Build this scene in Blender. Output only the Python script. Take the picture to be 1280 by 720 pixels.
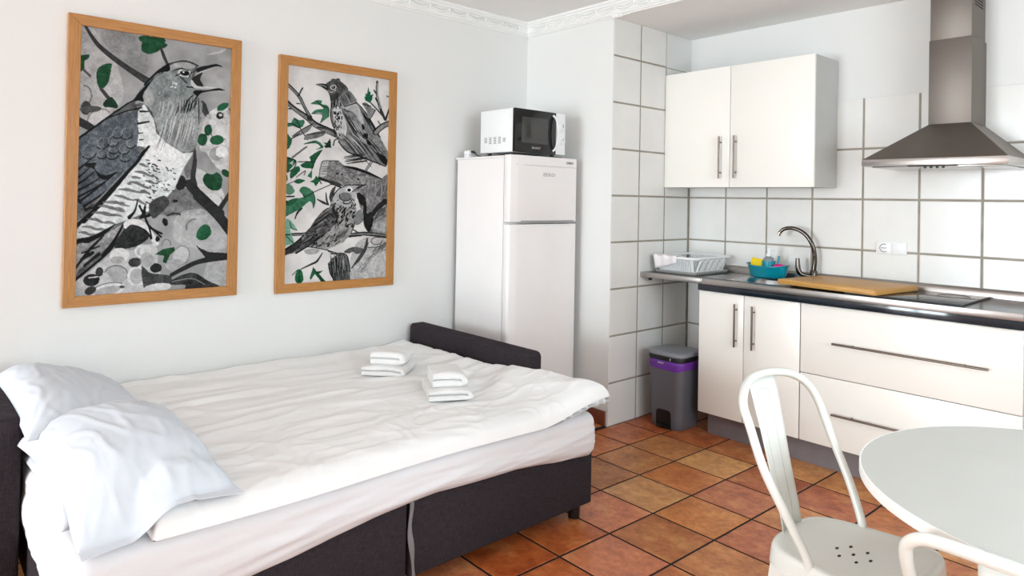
import bpy, bmesh, math, random
import numpy as np
from mathutils import Vector, Matrix, noise

random.seed(7)
np.random.seed(7)
for _o in list(bpy.data.objects):
    bpy.data.objects.remove(_o)
SC = bpy.context.scene
COL = SC.collection
PI = math.pi

# ------------------------------------------------------------------ camera
cam_data = bpy.data.cameras.new('camera')
cam = bpy.data.objects.new('camera', cam_data)
COL.objects.link(cam)
_yaw, _pit, _rol = -0.8433, 0.008, 0.0176
_d = Vector((math.sin(_yaw) * math.cos(_pit), math.cos(_yaw) * math.cos(_pit), math.sin(_pit)))
_r = Vector((math.cos(_yaw), -math.sin(_yaw), 0))
_u = _r.cross(_d)
_r2 = _r * math.cos(_rol) + _u * math.sin(_rol)
_u2 = -_r * math.sin(_rol) + _u * math.cos(_rol)
_m = Matrix((_r2, _u2, -_d)).transposed().to_4x4()
_m.translation = Vector((3.4119, -3.15639, 1.33947))
cam.matrix_world = _m
cam_data.sensor_fit = 'HORIZONTAL'
cam_data.sensor_width = 36.0
cam_data.lens = 855.05 / 1280 * 36.0
cam_data.shift_x = 0.0
cam_data.shift_y = -116.95 / 1280
cam_data.clip_start = 0.05
SC.camera = cam

# ------------------------------------------------------------------ sky, lights, exposure
world = bpy.data.worlds.new('sky')
SC.world = world
world.use_nodes = True
_bg = world.node_tree.nodes['Background']
_bg.inputs['Color'].default_value = (0.80, 0.90, 1.0, 1)
_bg.inputs['Strength'].default_value = 1.5

def area_light(name, loc, rot, sx, sy, power, col):
    l = bpy.data.lights.new(name, 'AREA')
    l.shape = 'RECTANGLE'; l.size = sx; l.size_y = sy; l.energy = power; l.color = col
    o = bpy.data.objects.new(name, l)
    o.location = loc; o.rotation_euler = rot
    COL.objects.link(o)
    return o
# daylight through the rear glazed door; fill from an unseen, added window on the right
area_light('daylight_rear', (1.10, -9.16, 1.2), (PI / 2, 0, 0), 2.0, 2.2, 480, (0.80, 0.93, 1.0))
area_light('fill_right', (4.78, -1.7, 1.55), (PI / 2, 0, PI / 2), 2.2, 1.5, 95, (0.80, 0.93, 1.0))

SC.view_settings.view_transform = 'Standard'
SC.view_settings.look = 'None'
SC.view_settings.gamma = 1.0
SC.view_settings.use_curve_mapping = False
SC.view_settings.exposure = -0.06

# ------------------------------------------------------------------ helpers
def lin(c):
    out = []
    for v in c[:3]:
        v = v / 255.0
        out.append(v / 12.92 if v <= 0.04045 else ((v + 0.055) / 1.055) ** 2.4)
    return (*out, 1.0)

class N:
    """small wrapper for building node materials"""
    def __init__(self, name):
        self.m = bpy.data.materials.new(name)
        self.m.use_nodes = True
        self.t = self.m.node_tree
        self.b = self.t.nodes['Principled BSDF']
    def node(self, typ, **kw):
        n = self.t.nodes.new(typ)
        for k, v in kw.items():
            if k.startswith('i_'):
                n.inputs[k[2:].replace('_', ' ')].default_value = v
            else:
                setattr(n, k, v)
        return n
    def link(self, a, b):
        self.t.links.new(a, b)
    def coord(self, scale=(1, 1, 1)):
        tc = self.node('ShaderNodeTexCoord')
        mp = self.node('ShaderNodeMapping')
        mp.inputs['Scale'].default_value = scale
        self.link(tc.outputs['Object'], mp.inputs['Vector'])
        return mp.outputs['Vector']
    def noise(self, vec, scale, detail=3, rough=0.55):
        n = self.node('ShaderNodeTexNoise')
        n.inputs['Scale'].default_value = scale
        n.inputs['Detail'].default_value = detail
        n.inputs['Roughness'].default_value = rough
        if vec: self.link(vec, n.inputs['Vector'])
        return n.outputs['Fac']
    def ramp(self, fac, stops):
        r = self.node('ShaderNodeValToRGB')
        e = r.color_ramp.elements
        e[0].position, e[0].color = stops[0]
        e[1].position, e[1].color = stops[-1]
        for p, c in stops[1:-1]:
            x = e.new(p); x.color = c
        self.link(fac, r.inputs['Fac'])
        return r.outputs['Color']
    def bump(self, fac, strength, dist=0.002):
        b = self.node('ShaderNodeBump')
        b.inputs['Strength'].default_value = strength
        b.inputs['Distance'].default_value = dist
        self.link(fac, b.inputs['Height'])
        self.link(b.outputs['Normal'], self.b.inputs['Normal'])

def mat(name, col, rough=0.5, metal=0.0, var=0.04, vscale=6.0, bump=0.0, bscale=200.0, stretch=(1, 1, 1), coat=0.0, bdist=0.001, spec=0.5):
    n = N(name)
    c = lin(col)
    v = n.coord(stretch)
    f = n.noise(v, vscale)
    lo = tuple(max(0, x * (1 - var * 2)) for x in c[:3]) + (1,)
    hi = tuple(min(1, x * (1 + var)) for x in c[:3]) + (1,)
    n.link(n.ramp(f, [(0.3, lo), (0.7, hi)]), n.b.inputs['Base Color'])
    n.b.inputs['Roughness'].default_value = rough
    n.b.inputs['Metallic'].default_value = metal
    n.b.inputs['Specular IOR Level'].default_value = spec
    if coat:
        n.b.inputs['Coat Weight'].default_value = coat
        n.b.inputs['Coat Roughness'].default_value = 0.04
    if bump:
        n.bump(n.noise(v, bscale), bump, bdist)
    return n.m

M = {}
M['wall'] = mat('plaster_white', (231, 230, 227), 0.85, var=0.008, vscale=1.5, bump=0.25, bscale=60, bdist=0.002)
M['ceiling'] = mat('ceiling_white', (243, 241, 238), 0.9, var=0.01, vscale=1.5)
M['plaster_trim'] = mat('plaster_moulding', (242, 241, 238), 0.8, var=0.01)
M['grout'] = mat('wall_grout', (160, 152, 139), 0.9, var=0.10, vscale=14)
M['floor_grout'] = mat('floor_grout', (26, 17, 12), 0.9, var=0.1, vscale=30)
M['wall_tile'] = mat('glazed_wall_tile', (233, 231, 227), 0.18, var=0.02, vscale=5, bump=0.12, bscale=14, bdist=0.002)
M['fridge'] = mat('fridge_enamel', (240, 235, 233), 0.35, var=0.008)
M['white_plastic'] = mat('white_plastic', (240, 240, 240), 0.35, var=0.01)
M['grey_strip'] = mat('grey_plastic', (150, 148, 148), 0.4)
M['black_gloss'] = mat('black_glass', (10, 10, 11), 0.08, var=0.02)
M['oven_window'] = mat('oven_window', (62, 62, 60), 0.15, var=0.03)
M['black_plastic'] = mat('black_plastic', (14, 14, 16), 0.4)
M['dark_metal'] = mat('dark_metal_foot', (22, 20, 20), 0.35)
M['cabinet'] = mat('cream_gloss_front', (246, 242, 234), 0.16, var=0.006, vscale=2, spec=0.4)
M['carcass'] = mat('grey_carcass', (196, 194, 190), 0.5, var=0.02)
M['plinth'] = mat('grey_plinth', (124, 116, 118), 0.5, var=0.05, vscale=8)
M['steel_handle'] = mat('satin_steel', (122, 111, 102), 0.32, metal=1.0, var=0.03)
M['chrome'] = mat('chrome', (200, 198, 195), 0.08, metal=1.0, var=0.01)
M['faucet'] = mat('dark_chrome', (92, 86, 80), 0.12, metal=1.0, var=0.02)
M['alu'] = mat('aluminium_edge', (176, 170, 166), 0.3, metal=0.9, var=0.02)
M['worktop'] = mat('dark_worktop', (44, 48, 53), 0.2, var=0.08, vscale=40, spec=0.3)
M['band'] = mat('dark_blue_band', (30, 38, 46), 0.07, var=0.03)
M['sink'] = mat('sink_steel', (180, 180, 180), 0.22, metal=1.0, var=0.02)
M['hood'] = mat('brushed_hood_steel', (128, 121, 114), 0.5, metal=1.0, var=0.03, vscale=3, stretch=(1, 1, 0.06))
M['hood_rim'] = mat('bright_hood_rim', (188, 185, 182), 0.25, metal=1.0, var=0.02)
M['bin'] = mat('grey_bin_plastic', (98, 98, 104), 0.38, var=0.03)
M['bin_lid'] = mat('grey_bin_lid', (134, 136, 142), 0.35, var=0.02)
M['purple'] = mat('purple_bag', (112, 52, 158), 0.4, var=0.08, vscale=30)
M['teal'] = mat('teal_plastic', (10, 140, 158), 0.28, var=0.03)
M['sponge'] = mat('yellow_sponge', (240, 205, 30), 0.9, var=0.06, vscale=60, bump=0.5, bscale=120, bdist=0.003)
M['pink'] = mat('pink_scourer', (212, 40, 130), 0.8, var=0.08, vscale=60, bump=0.6, bscale=100, bdist=0.003)
M['tray_grey'] = mat('grey_drip_tray', (152, 150, 146), 0.4, var=0.02)
M['cloth_pink'] = mat('pale_dish_cloth', (240, 232, 232), 0.9, var=0.03, vscale=30, bump=0.3, bscale=150)
M['metal_white'] = mat('white_lacquered_steel', (224, 225, 218), 0.22, var=0.01, coat=0.2)
M['table_top'] = mat('pale_grey_tabletop', (196, 195, 189), 0.32, var=0.01)
M['table_edge'] = mat('white_table_edge', (246, 246, 242), 0.35, var=0.005)
M['hole'] = mat('dark_hole', (40, 38, 36), 0.8)
M['sheet'] = mat('white_cotton_sheet', (230, 229, 231), 0.85, var=0.01, vscale=4, bump=0.15, bscale=70, bdist=0.003, spec=0.2)
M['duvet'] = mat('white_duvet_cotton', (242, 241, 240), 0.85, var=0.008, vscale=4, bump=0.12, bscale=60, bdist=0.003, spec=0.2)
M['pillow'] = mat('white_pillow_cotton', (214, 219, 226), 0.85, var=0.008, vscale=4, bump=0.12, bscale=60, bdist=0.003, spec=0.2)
M['towel'] = mat('white_terry', (240, 238, 236), 0.95, var=0.015, vscale=80, bump=0.7, bscale=420, bdist=0.003, spec=0.1)
M['skirting_tile'] = mat('terracotta_skirting', (128, 66, 44), 0.5, var=0.15, vscale=20)
M['mat_board'] = mat('dark_wood_board', (52, 38, 30), 0.5, var=0.1, vscale=20)
M['ribbon'] = mat('grey_ribbon', (132, 130, 132), 0.7)
M['badge'] = mat('badge_grey', (176, 172, 170), 0.4)
M['badge_dark'] = mat('badge_dark', (90, 86, 84), 0.4)
M['glass_pane'] = None

def fabric_dark():
    n = N('charcoal_weave')
    v1 = n.coord((12, 12, 260)); v2 = n.coord((220, 220, 14))
    a = n.noise(v1, 3.0, 4, 0.7); b = n.noise(v2, 3.0, 4, 0.7)
    mx = n.node('ShaderNodeMath', operation='ADD')
    n.link(a, mx.inputs[0]); n.link(b, mx.inputs[1])
    ml = n.node('ShaderNodeMath', operation='MULTIPLY'); ml.inputs[1].default_value = 0.5
    n.link(mx.outputs[0], ml.inputs[0])
    n.link(n.ramp(ml.outputs[0], [(0.36, lin((33, 29, 32))), (0.64, lin((70, 63, 68)))]), n.b.inputs['Base Color'])
    n.b.inputs['Roughness'].default_value = 0.95
    n.b.inputs['Specular IOR Level'].default_value = 0.1
    n.bump(ml.outputs[0], 0.5, 0.002)
    return n.m
M['charcoal'] = fabric_dark()

def floor_tile_mat():
    n = N('terracotta_tile')
    oi = n.node('ShaderNodeObjectInfo')
    tc = n.node('ShaderNodeTexCoord')
    rnd = n.node('ShaderNodeVectorMath', operation='ADD')
    comb = n.node('ShaderNodeCombineXYZ')
    mul = n.node('ShaderNodeMath', operation='MULTIPLY'); mul.inputs[1].default_value = 37.0
    n.link(oi.outputs['Random'], mul.inputs[0])
    n.link(mul.outputs[0], comb.inputs['Z']); n.link(mul.outputs[0], comb.inputs['X'])
    n.link(tc.outputs['Object'], rnd.inputs[0]); n.link(comb.outputs['Vector'], rnd.inputs[1])
    f1 = n.noise(rnd.outputs[0], 9.0, 5, 0.62)
    f2 = n.noise(rnd.outputs[0], 34.0, 5, 0.7)
    r1 = n.ramp(f1, [(0.33, lin((118, 52, 22))), (0.52, lin((176, 104, 56))), (0.72, lin((206, 158, 98)))])
    mix = n.node('ShaderNodeMix', data_type='RGBA')
    mix.inputs['Factor'].default_value = 0.58
    n.link(r1, mix.inputs['A']); n.link(oi.outputs['Color'], mix.inputs['B'])
    mix2 = n.node('ShaderNodeMix', data_type='RGBA', blend_type='MULTIPLY')
    mix2.inputs['Factor'].default_value = 0.55
    r2 = n.ramp(f2, [(0.3, (0.95, 0.79, 0.68, 1)), (0.62, (1.75, 1.72, 1.66, 1))])
    n.link(mix.outputs['Result'], mix2.inputs['A']); n.link(r2, mix2.inputs['B'])
    n.link(mix2.outputs['Result'], n.b.inputs['Base Color'])
    n.link(n.ramp(f2, [(0.3, (0.5, 0.5, 0.5, 1)), (0.7, (0.27, 0.27, 0.27, 1))]), n.b.inputs['Roughness'])
    n.bump(f1, 0.25, 0.004)
    return n.m
M['floor_tile'] = floor_tile_mat()

def wood(name, lo, hi, stretch, scale=8.0, rough=0.45):
    n = N(name)
    v = n.coord(stretch)
    f = n.noise(v, scale, 5, 0.6)
    n.link(n.ramp(f, [(0.3, lin(lo)), (0.7, lin(hi))]), n.b.inputs['Base Color'])
    n.b.inputs['Roughness'].default_value = rough
    n.bump(f, 0.1, 0.001)
    return n.m
M['frame_v'] = wood('beech_vertical', (160, 104, 46), (188, 132, 64), (30, 30, 1.5))
M['frame_h'] = wood('beech_horizontal', (164, 106, 48), (190, 134, 66), (30, 1.5, 30))
M['bamboo'] = wood('bamboo_board', (176, 122, 58), (216, 166, 92), (1.2, 45, 45), 6)

def glass():
    n = N('window_glass')
    t = n.t
    out = t.nodes['Material Output']
    tr = n.node('ShaderNodeBsdfTransparent'); gl = n.node('ShaderNodeBsdfGlossy')
    gl.inputs['Roughness'].default_value = 0.02
    mx = n.node('ShaderNodeMixShader'); mx.inputs[0].default_value = 0.08
    n.link(tr.outputs[0], mx.inputs[1]); n.link(gl.outputs[0], mx.inputs[2])
    n.link(mx.outputs[0], out.inputs['Surface'])
    return n.m
M['glass_pane'] = glass()

def clear_plastic():
    n = N('clear_soap_bottle')
    n.b.inputs['Base Color'].default_value = (0.85, 0.9, 0.9, 1)
    n.b.inputs['Roughness'].default_value = 0.1
    n.b.inputs['Transmission Weight'].default_value = 0.8
    return n.m
M['clear'] = clear_plastic()

def print_mat(name):
    n = N(name)
    a = n.node('ShaderNodeVertexColor', layer_name='ink')
    n.link(a.outputs['Color'], n.b.inputs['Base Color'])
    n.b.inputs['Roughness'].default_value = 0.45
    n.b.inputs['Specular IOR Level'].default_value = 0.1
    return n.m
M['print'] = print_mat('printed_paper')

ORG = {}

class B:
    """collects shapes into one bmesh"""
    def __init__(self):
        self.bm = bmesh.new()
    def _merge(self, t):
        me = bpy.data.meshes.new('tmp')
        t.to_mesh(me); t.free()
        self.bm.from_mesh(me)
        bpy.data.meshes.remove(me)
    def box(self, x0, x1, y0, y1, z0, z1, bev=0.0, seg=2):
        t = bmesh.new()
        bmesh.ops.create_cube(t, size=1.0)
        for v in t.verts:
            v.co = Vector(((x0 + x1) / 2 + v.co.x * (x1 - x0), (y0 + y1) / 2 + v.co.y * (y1 - y0), (z0 + z1) / 2 + v.co.z * (z1 - z0)))
        if bev:
            bmesh.ops.bevel(t, geom=t.edges[:], offset=bev, segments=seg, profile=0.5, affect='EDGES')
        self._merge(t)
        return self
    def prism(self, pts, axis, d0, d1, bev=0.0, seg=2):
        """polygon pts extruded along axis; pts are the two other coordinates in order"""
        t = bmesh.new()
        def mk(p, d):
            return {'x': (d, p[0], p[1]), 'y': (p[0], d, p[1]), 'z': (p[0], p[1], d)}[axis]
        a = [t.verts.new(mk(p, d0)) for p in pts]
        b = [t.verts.new(mk(p, d1)) for p in pts]
        n = len(pts)
        t.faces.new(a); t.faces.new(b[::-1])
        for i in range(n):
            t.faces.new((a[i], b[i], b[(i + 1) % n], a[(i + 1) % n]))
        bmesh.ops.recalc_face_normals(t, faces=t.faces[:])
        if bev:
            bmesh.ops.bevel(t, geom=t.edges[:], offset=bev, segments=seg, profile=0.5, affect='EDGES')
        self._merge(t)
        return self
    def tube(self, pts, r, n=10, closed=False, flat=1.0):
        pts = [Vector(p) for p in pts]
        R = r if isinstance(r, (list, tuple)) else [r] * len(pts)
        t = bmesh.new()
        rings = []
        prev = None
        m = len(pts)
        for i, p in enumerate(pts):
            if closed:
                d = pts[(i + 1) % m] - pts[i - 1]
            else:
                d = pts[min(i + 1, m - 1)] - pts[max(i - 1, 0)]
            d.normalize()
            if prev is None:
                a = Vector((0, 0, 1)) if abs(d.z) < 0.9 else Vector((1, 0, 0))
                u = (a - d * a.dot(d)).normalized()
            else:
                u = (prev - d * prev.dot(d)).normalized()
            prev = u
            w = d.cross(u)
            rings.append([t.verts.new(p + (u * math.cos(k * 2 * PI / n) * flat + w * math.sin(k * 2 * PI / n)) * R[i]) for k in range(n)])
        for i in range(m if closed else m - 1):
            a, b = rings[i], rings[(i + 1) % m]
            for k in range(n):
                t.faces.new((a[k], a[(k + 1) % n], b[(k + 1) % n], b[k]))
        if not closed:
            t.faces.new(rings[0][::-1]); t.faces.new(rings[-1])
        bmesh.ops.recalc_face_normals(t, faces=t.faces[:])
        self._merge(t)
        return self
    def cyl(self, p0, p1, r, r1=None, n=16):
        return self.tube([p0, p1], [r, r if r1 is None else r1], n)
    def lathe(self, prof, c, n=32, sx=1.0, sy=1.0, close=True):
        t = bmesh.new()
        rings = []
        for (r, z) in prof:
            if r < 1e-6:
                rings.append([t.verts.new((c[0], c[1], c[2] + z))])
            else:
                rings.append([t.verts.new((c[0] + r * sx * math.cos(k * 2 * PI / n), c[1] + r * sy * math.sin(k * 2 * PI / n), c[2] + z)) for k in range(n)])
        for a, b in zip(rings[:-1], rings[1:]):
            for k in range(n):
                k2 = (k + 1) % n
                if len(a) == 1 and len(b) > 1: t.faces.new((a[0], b[k2], b[k]))
                elif len(b) == 1 and len(a) > 1: t.faces.new((a[k], a[k2], b[0]))
                elif len(a) > 1: t.faces.new((a[k], a[k2], b[k2], b[k]))
        bmesh.ops.recalc_face_normals(t, faces=t.faces[:])
        self._merge(t)
        return self
    def grid(self, P, closed_u=False, closed_v=False):
        """P: array [nu][nv] of points"""
        t = bmesh.new()
        nu, nv = len(P), len(P[0])
        V = [[t.verts.new(P[i][j]) for j in range(nv)] for i in range(nu)]
        for i in range(nu if closed_u else nu - 1):
            for j in range(nv if closed_v else nv - 1):
                i2, j2 = (i + 1) % nu, (j + 1) % nv
                t.faces.new((V[i][j], V[i2][j], V[i2][j2], V[i][j2]))
        self._merge(t)
        return self
    def weld(self, d=1e-5):
        bmesh.ops.remove_doubles(self.bm, verts=self.bm.verts[:], dist=d)
        return self
    def fixnormals(self):
        bmesh.ops.recalc_face_normals(self.bm, faces=self.bm.faces[:])
        return self

def mesh_of(b, name, org, angle=40, smooth=True):
    bm = b.bm if isinstance(b, B) else b
    if org is not None:
        for v in bm.verts:
            v.co -= org
    me = bpy.data.meshes.new(name)
    bm.to_mesh(me); bm.free()
    if smooth and len(me.polygons):
        me.polygons.foreach_set('use_smooth', [True] * len(me.polygons))
        me.set_sharp_from_angle(angle=math.radians(angle))
    return me

def tag(o, label=None, cat=None, group=None, kind=None):
    if label: o['label'] = label
    if cat: o['category'] = cat
    if group: o['group'] = group
    if kind: o['kind'] = kind
    return o

def thing(name, label, cat, loc=(0, 0, 0), group=None):
    o = bpy.data.objects.new(name, None)
    o.empty_display_size = 0.05
    o.location = loc
    COL.objects.link(o)
    ORG[o] = Vector(loc)
    return tag(o, label, cat, group)

def obj(name, b, m, parent=None, org=None, angle=40, label=None, cat=None, group=None, kind=None, smooth=True):
    """link b as one mesh object; coordinates are given in the world frame"""
    if parent is not None:
        g = ORG[parent]
    else:
        g = Vector(org) if org is not None else Vector((0, 0, 0))
    me = mesh_of(b, name, g, angle, smooth)
    o = bpy.data.objects.new(name, me)
    if m is not None: me.materials.append(m)
    COL.objects.link(o)
    if parent is not None:
        o.parent = parent
    else:
        o.location = g
    ORG[o] = g
    return tag(o, label, cat, group, kind)

def copy_tree(o, parent=None):
    c = o.copy()
    COL.objects.link(c)
    if parent is not None:
        c.parent = parent
    ORG[c] = ORG[o]
    for ch in [x for x in COL.objects if x.parent == o]:
        copy_tree(ch, c)
    return c

def text_bm(body, size, depth=0.0006):
    cu = bpy.data.curves.new('lettering', 'FONT')
    cu.body = body; cu.size = size; cu.extrude = depth; cu.align_x = 'CENTER'; cu.align_y = 'CENTER'
    cu.resolution_u = 3
    o = bpy.data.objects.new('lettering', cu)
    COL.objects.link(o)
    bpy.context.view_layer.update()
    dg = bpy.context.evaluated_depsgraph_get()
    me = bpy.data.meshes.new_from_object(o.evaluated_get(dg))
    bpy.data.objects.remove(o); bpy.data.curves.remove(cu)
    bm = bmesh.new(); bm.from_mesh(me)
    bpy.data.meshes.remove(me)
    return bm

def arc(cx, cy, r, a0, a1, n):
    return [(cx + r * math.cos(math.radians(a0 + (a1 - a0) * i / n)), cy + r * math.sin(math.radians(a0 + (a1 - a0) * i / n))) for i in range(n + 1)]

def rrect(x0, x1, y0, y1, r, n=5):
    return (arc(x1 - r, y0 + r, r, -90, 0, n) + arc(x1 - r, y1 - r, r, 0, 90, n) + arc(x0 + r, y1 - r, r, 90, 180, n) + arc(x0 + r, y0 + r, r, 180, 270, n))

def vn(x, y, z=0.0):
    return noise.noise(Vector((x, y, z)))

def spline(pts, n=6):
    P = [np.array(p, float) for p in pts]
    out = []
    for i in range(len(P) - 1):
        p0 = P[max(i - 1, 0)]; p1 = P[i]; p2 = P[i + 1]; p3 = P[min(i + 2, len(P) - 1)]
        for k in range(n):
            t = k / n
            out.append(0.5 * ((2 * p1) + (-p0 + p2) * t + (2 * p0 - 5 * p1 + 4 * p2 - p3) * t * t + (-p0 + 3 * p1 - 3 * p2 + p3) * t ** 3))
    out.append(P[-1])
    return out

# ------------------------------------------------------------------ room shell
W1, D, ZC, ZS = 0.7585, 0.8148, 2.53, 2.441
XR, YR = 4.6, -9.0

fl = obj('floor', B().box(-0.1, XR + 0.1, YR - 0.1, D + 0.12, -0.06, -0.0022), M['floor_grout'], kind='structure', smooth=False)
# floor tiles, one object each
FX, FY, FS, FT, FR = 1.02456, -0.42255, 0.2997, 0.28449, -0.0122
pal = {(1, -1): (188, 146, 96), (1, 0): (180, 112, 60), (1, 1): (196, 152, 96), (0, 0): (158, 110, 66), (0, 1): (168, 118, 72),
       (2, -1): (188, 124, 66), (2, -2): (158, 100, 54), (2, 0): (164, 100, 76), (1, -2): (188, 114, 84), (2, -3): (190, 118, 88),
       (1, -3): (174, 90, 44), (1, -4): (164, 76, 34), (2, -4): (172, 88, 46), (3, -2): (176, 120, 74), (3, -1): (160, 92, 70), (0, -1): (140, 96, 58),
       (-1, 1): (164, 86, 46), (-1, 0): (168, 96, 56), (2, 1): (146, 76, 48), (1, 2): (160, 100, 62), (0, 2): (150, 76, 40), (-1, 2): (150, 70, 38),
       (3, 0): (178, 120, 74), (3, 1): (160, 90, 66), (4, 0): (164, 100, 72), (4, -1): (176, 122, 80), (2, -5): (186, 120, 70), (3, -3): (182, 112, 64)}
rest = [(176, 108, 62), (166, 94, 52), (186, 132, 82), (168, 100, 70), (158, 92, 52), (190, 140, 90), (178, 104, 76)]
rr = random.Random(3)
cf, sf = math.cos(FR), math.sin(FR)
far_b = bmesh.new()
for i in range(-4, 13):
    for j in range(-31, 5):
        u0, v0 = (i + 0.5) * FS, (j + 0.5) * FT
        cx, cy = FX + cf * u0 - sf * v0, FY + sf * u0 + cf * v0
        g = 0.005
        x0, x1 = cx - FS / 2 + g, cx + FS / 2 - g
        y0, y1 = cy - FT / 2 + g, cy + FT / 2 - g
        ymax = -0.004 if x1 < W1 - 0.02 else D - 0.012
        xmin = 0.004
        if ymax > 0 and x0 < W1 + 0.004 and y1 > 0:
            if y0 < 0 and cy < 0: ymax = -0.004
            else: xmin = W1 + 0.004
        cxs = [max(x0, xmin), min(x1, XR - 0.01)]
        cys = [max(y0, YR + 0.004), min(y1, ymax)]
        if cxs[1] - cxs[0] < 0.02 or cys[1] - cys[0] < 0.02: continue
        far = j < -10
        b = far_b if far else bmesh.new()
        def w(px, py, z):
            dx, dy = px - cx, py - cy
            return b.verts.new((cx + cf * dx - sf * dy, cy + sf * dx + cf * dy, z))
        lo = [w(cxs[a], cys[c], -0.0026) for a, c in ((0, 0), (1, 0), (1, 1), (0, 1))]
        md = [w(cxs[a], cys[c], -0.0016) for a, c in ((0, 0), (1, 0), (1, 1), (0, 1))]
        e = 0.004
        hi = [w(cxs[a] + (e if a == 0 else -e), cys[c] + (e if c == 0 else -e), 0.0) for a, c in ((0, 0), (1, 0), (1, 1), (0, 1))]
        b.faces.new(hi)
        for k in range(4):
            b.faces.new((lo[k], lo[(k + 1) % 4], md[(k + 1) % 4], md[k]))
            b.faces.new((md[k], md[(k + 1) % 4], hi[(k + 1) % 4], hi[k]))
        if far: continue
        t = obj('floor_tile', b, M['floor_tile'], fl, angle=20)
        t.color = lin(pal.get((i, j), rest[rr.randrange(len(rest))]))

ft = obj('floor_tiles', far_b, M['floor_tile'], fl, angle=20, kind='stuff')
ft.color = lin((176, 108, 62))

wl = obj('wall_left', B().box(-0.1, 0, YR - 0.1, 0.0, -0.005, ZC), M['wall'], kind='structure', smooth=False)
wf = obj('wall_far', B().box(-0.1, 0.742, 0, D + 0.1, -0.005, ZC).box(0.742, 0.7575, 0, 0.004, -0.005, ZC), M['wall'], kind='structure', smooth=False)
wi = obj('wall_inner', B().box(0.742, 0.7550, 0.004, D + 0.1, -0.005, ZC), M['wall'], kind='structure', smooth=False)
wk = obj('wall_kitchen', B().box(0.755, XR + 0.1, D, D + 0.1, -0.005, ZC), M['wall'], kind='structure', smooth=False)
wr_ = obj('wall_right', B().box(XR, XR + 0.1, YR - 0.1, -2.85, -0.005, ZC).box(XR, XR + 0.1, -0.55, D, -0.005, ZC)
          .box(XR, XR + 0.1, -2.85, -0.55, -0.005, 0.8).box(XR, XR + 0.1, -2.85, -0.55, 2.3, ZC), M['wall'], kind='structure', smooth=False)
wb = obj('wall_rear', B().box(0, 0.10, YR - 0.1, YR, -0.005, ZC).box(2.10, XR, YR - 0.1, YR, -0.005, ZC)
         .box(0.10, 2.10, YR - 0.1, YR, 2.3, ZC), M['wall'], kind='structure', smooth=False)
obj('ceiling', B().box(-0.1, XR + 0.1, YR - 0.1, 0.0, ZC, ZC + 0.08), M['ceiling'], kind='structure', smooth=False)
cl2 = obj('ceiling_alcove', B().box(W1 - 0.0005, XR, 0.0, D, ZS, ZC), M['ceiling'], kind='structure', smooth=False)
# glazed door in the rear wall, window added for fill light in the right wall (both behind the camera)
def glazing(name, axis, a0, a1, z0, z1, c):
    f = B()
    def bx(p0, p1, q0, q1, dep=0.05):
        if axis == 'y': f.box(p0, p1, c - dep / 2, c + dep / 2, q0, q1)
        else: f.box(c - dep / 2, c + dep / 2, p0, p1, q0, q1)
    t = 0.06
    bx(a0, a0 + t, z0, z1); bx(a1 - t, a1, z0, z1); bx(a0, a1, z0, z0 + t); bx(a0, a1, z1 - t, z1)
    mid = (a0 + a1) / 2
    bx(mid - 0.05, mid + 0.05, z0, z1)
    o = obj(name, f, M['white_plastic'], kind='structure', smooth=False)
    for p0, p1 in ((a0 + t, mid - 0.05), (mid + 0.05, a1 - t)):
        g = B()
        if axis == 'y': g.box(p0, p1, c - 0.003, c + 0.003, z0 + t, z1 - t)
        else: g.box(c - 0.003, c + 0.003, p0, p1, z0 + t, z1 - t)
        obj('pane', g, M['glass_pane'], o, smooth=False)
glazing('window_1', 'y', 0.10, 2.10, 0.0, 2.3, YR - 0.05)
glazing('fill_window', 'x', -2.85, -0.55, 0.8, 2.3, XR + 0.05)

# wall tiles
TH, Z0, TW, KTW, KO = 0.28053, 0.25398, 0.26523, 0.28125, 0.27315
def tile_box(x0, x1, y0, y1, z0, z1, face):
    """thin tile with a pillowed rim, face = '+x' or '-y'"""
    b = bmesh.new()
    e = 0.004
    def q(ins, dep):
        if face == '+x':
            return [b.verts.new((dep, p, r)) for p, r in ((y0 + ins, z0 + ins), (y1 - ins, z0 + ins), (y1 - ins, z1 - ins), (y0 + ins, z1 - ins))]
        return [b.verts.new((p, dep, r)) for p, r in ((x0 + ins, z0 + ins), (x1 - ins, z0 + ins), (x1 - ins, z1 - ins), (x0 + ins, z1 - ins))]
    if face == '+x': a, m_, h = q(0, x0), q(0, x1 - 0.0015), q(e, x1)
    else: a, m_, h = q(0, y1), q(0, y0 + 0.0015), q(e, y0)
    b.faces.new(h)
    for k in range(4):
        b.faces.new((a[k], a[(k + 1) % 4], m_[(k + 1) % 4], m_[k]))
        b.faces.new((m_[k], m_[(k + 1) % 4], h[(k + 1) % 4], h[k]))
    bmesh.ops.recalc_face_normals(b, faces=b.faces[:])
    return b
G = 0.0055
gb = B().box(0.7550, 0.7568, 0.004, 2 * TW, 0, ZS).box(0.7550, 0.7568, 2 * TW, D - 0.0005, 0, Z0 + 7 * TH)
obj('grout_bed', gb, M['grout'], wi, smooth=False, label='grey grout showing between the tiles of the return wall')
for c in range(3):
    for k in range(-1, 8):
        z0, z1 = max(Z0 + k * TH, 0.0), min(Z0 + (k + 1) * TH, ZS)
        if c == 2 and k > 6: continue
        if k < 7: z1 -= G
        if k >= 0: z0 += G
        y0, y1 = c * TW + (G if c else 0.005), min((c + 1) * TW, D - 0.0005) - G
        obj('wall_tile', tile_box(0.7568, 0.7595 + rr.uniform(-0.0004, 0.0004), y0, y1, z0, z1, '+x'), M['wall_tile'], wi, angle=20)
KX1 = 3.85
gk = B().box(0.7570, KX1, D - 0.0022, D, 0, Z0 + 6 * TH)
obj('grout_bed', gk, M['grout'], wk, smooth=False, label='grey grout showing between the tiles of the kitchen wall')
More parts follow.
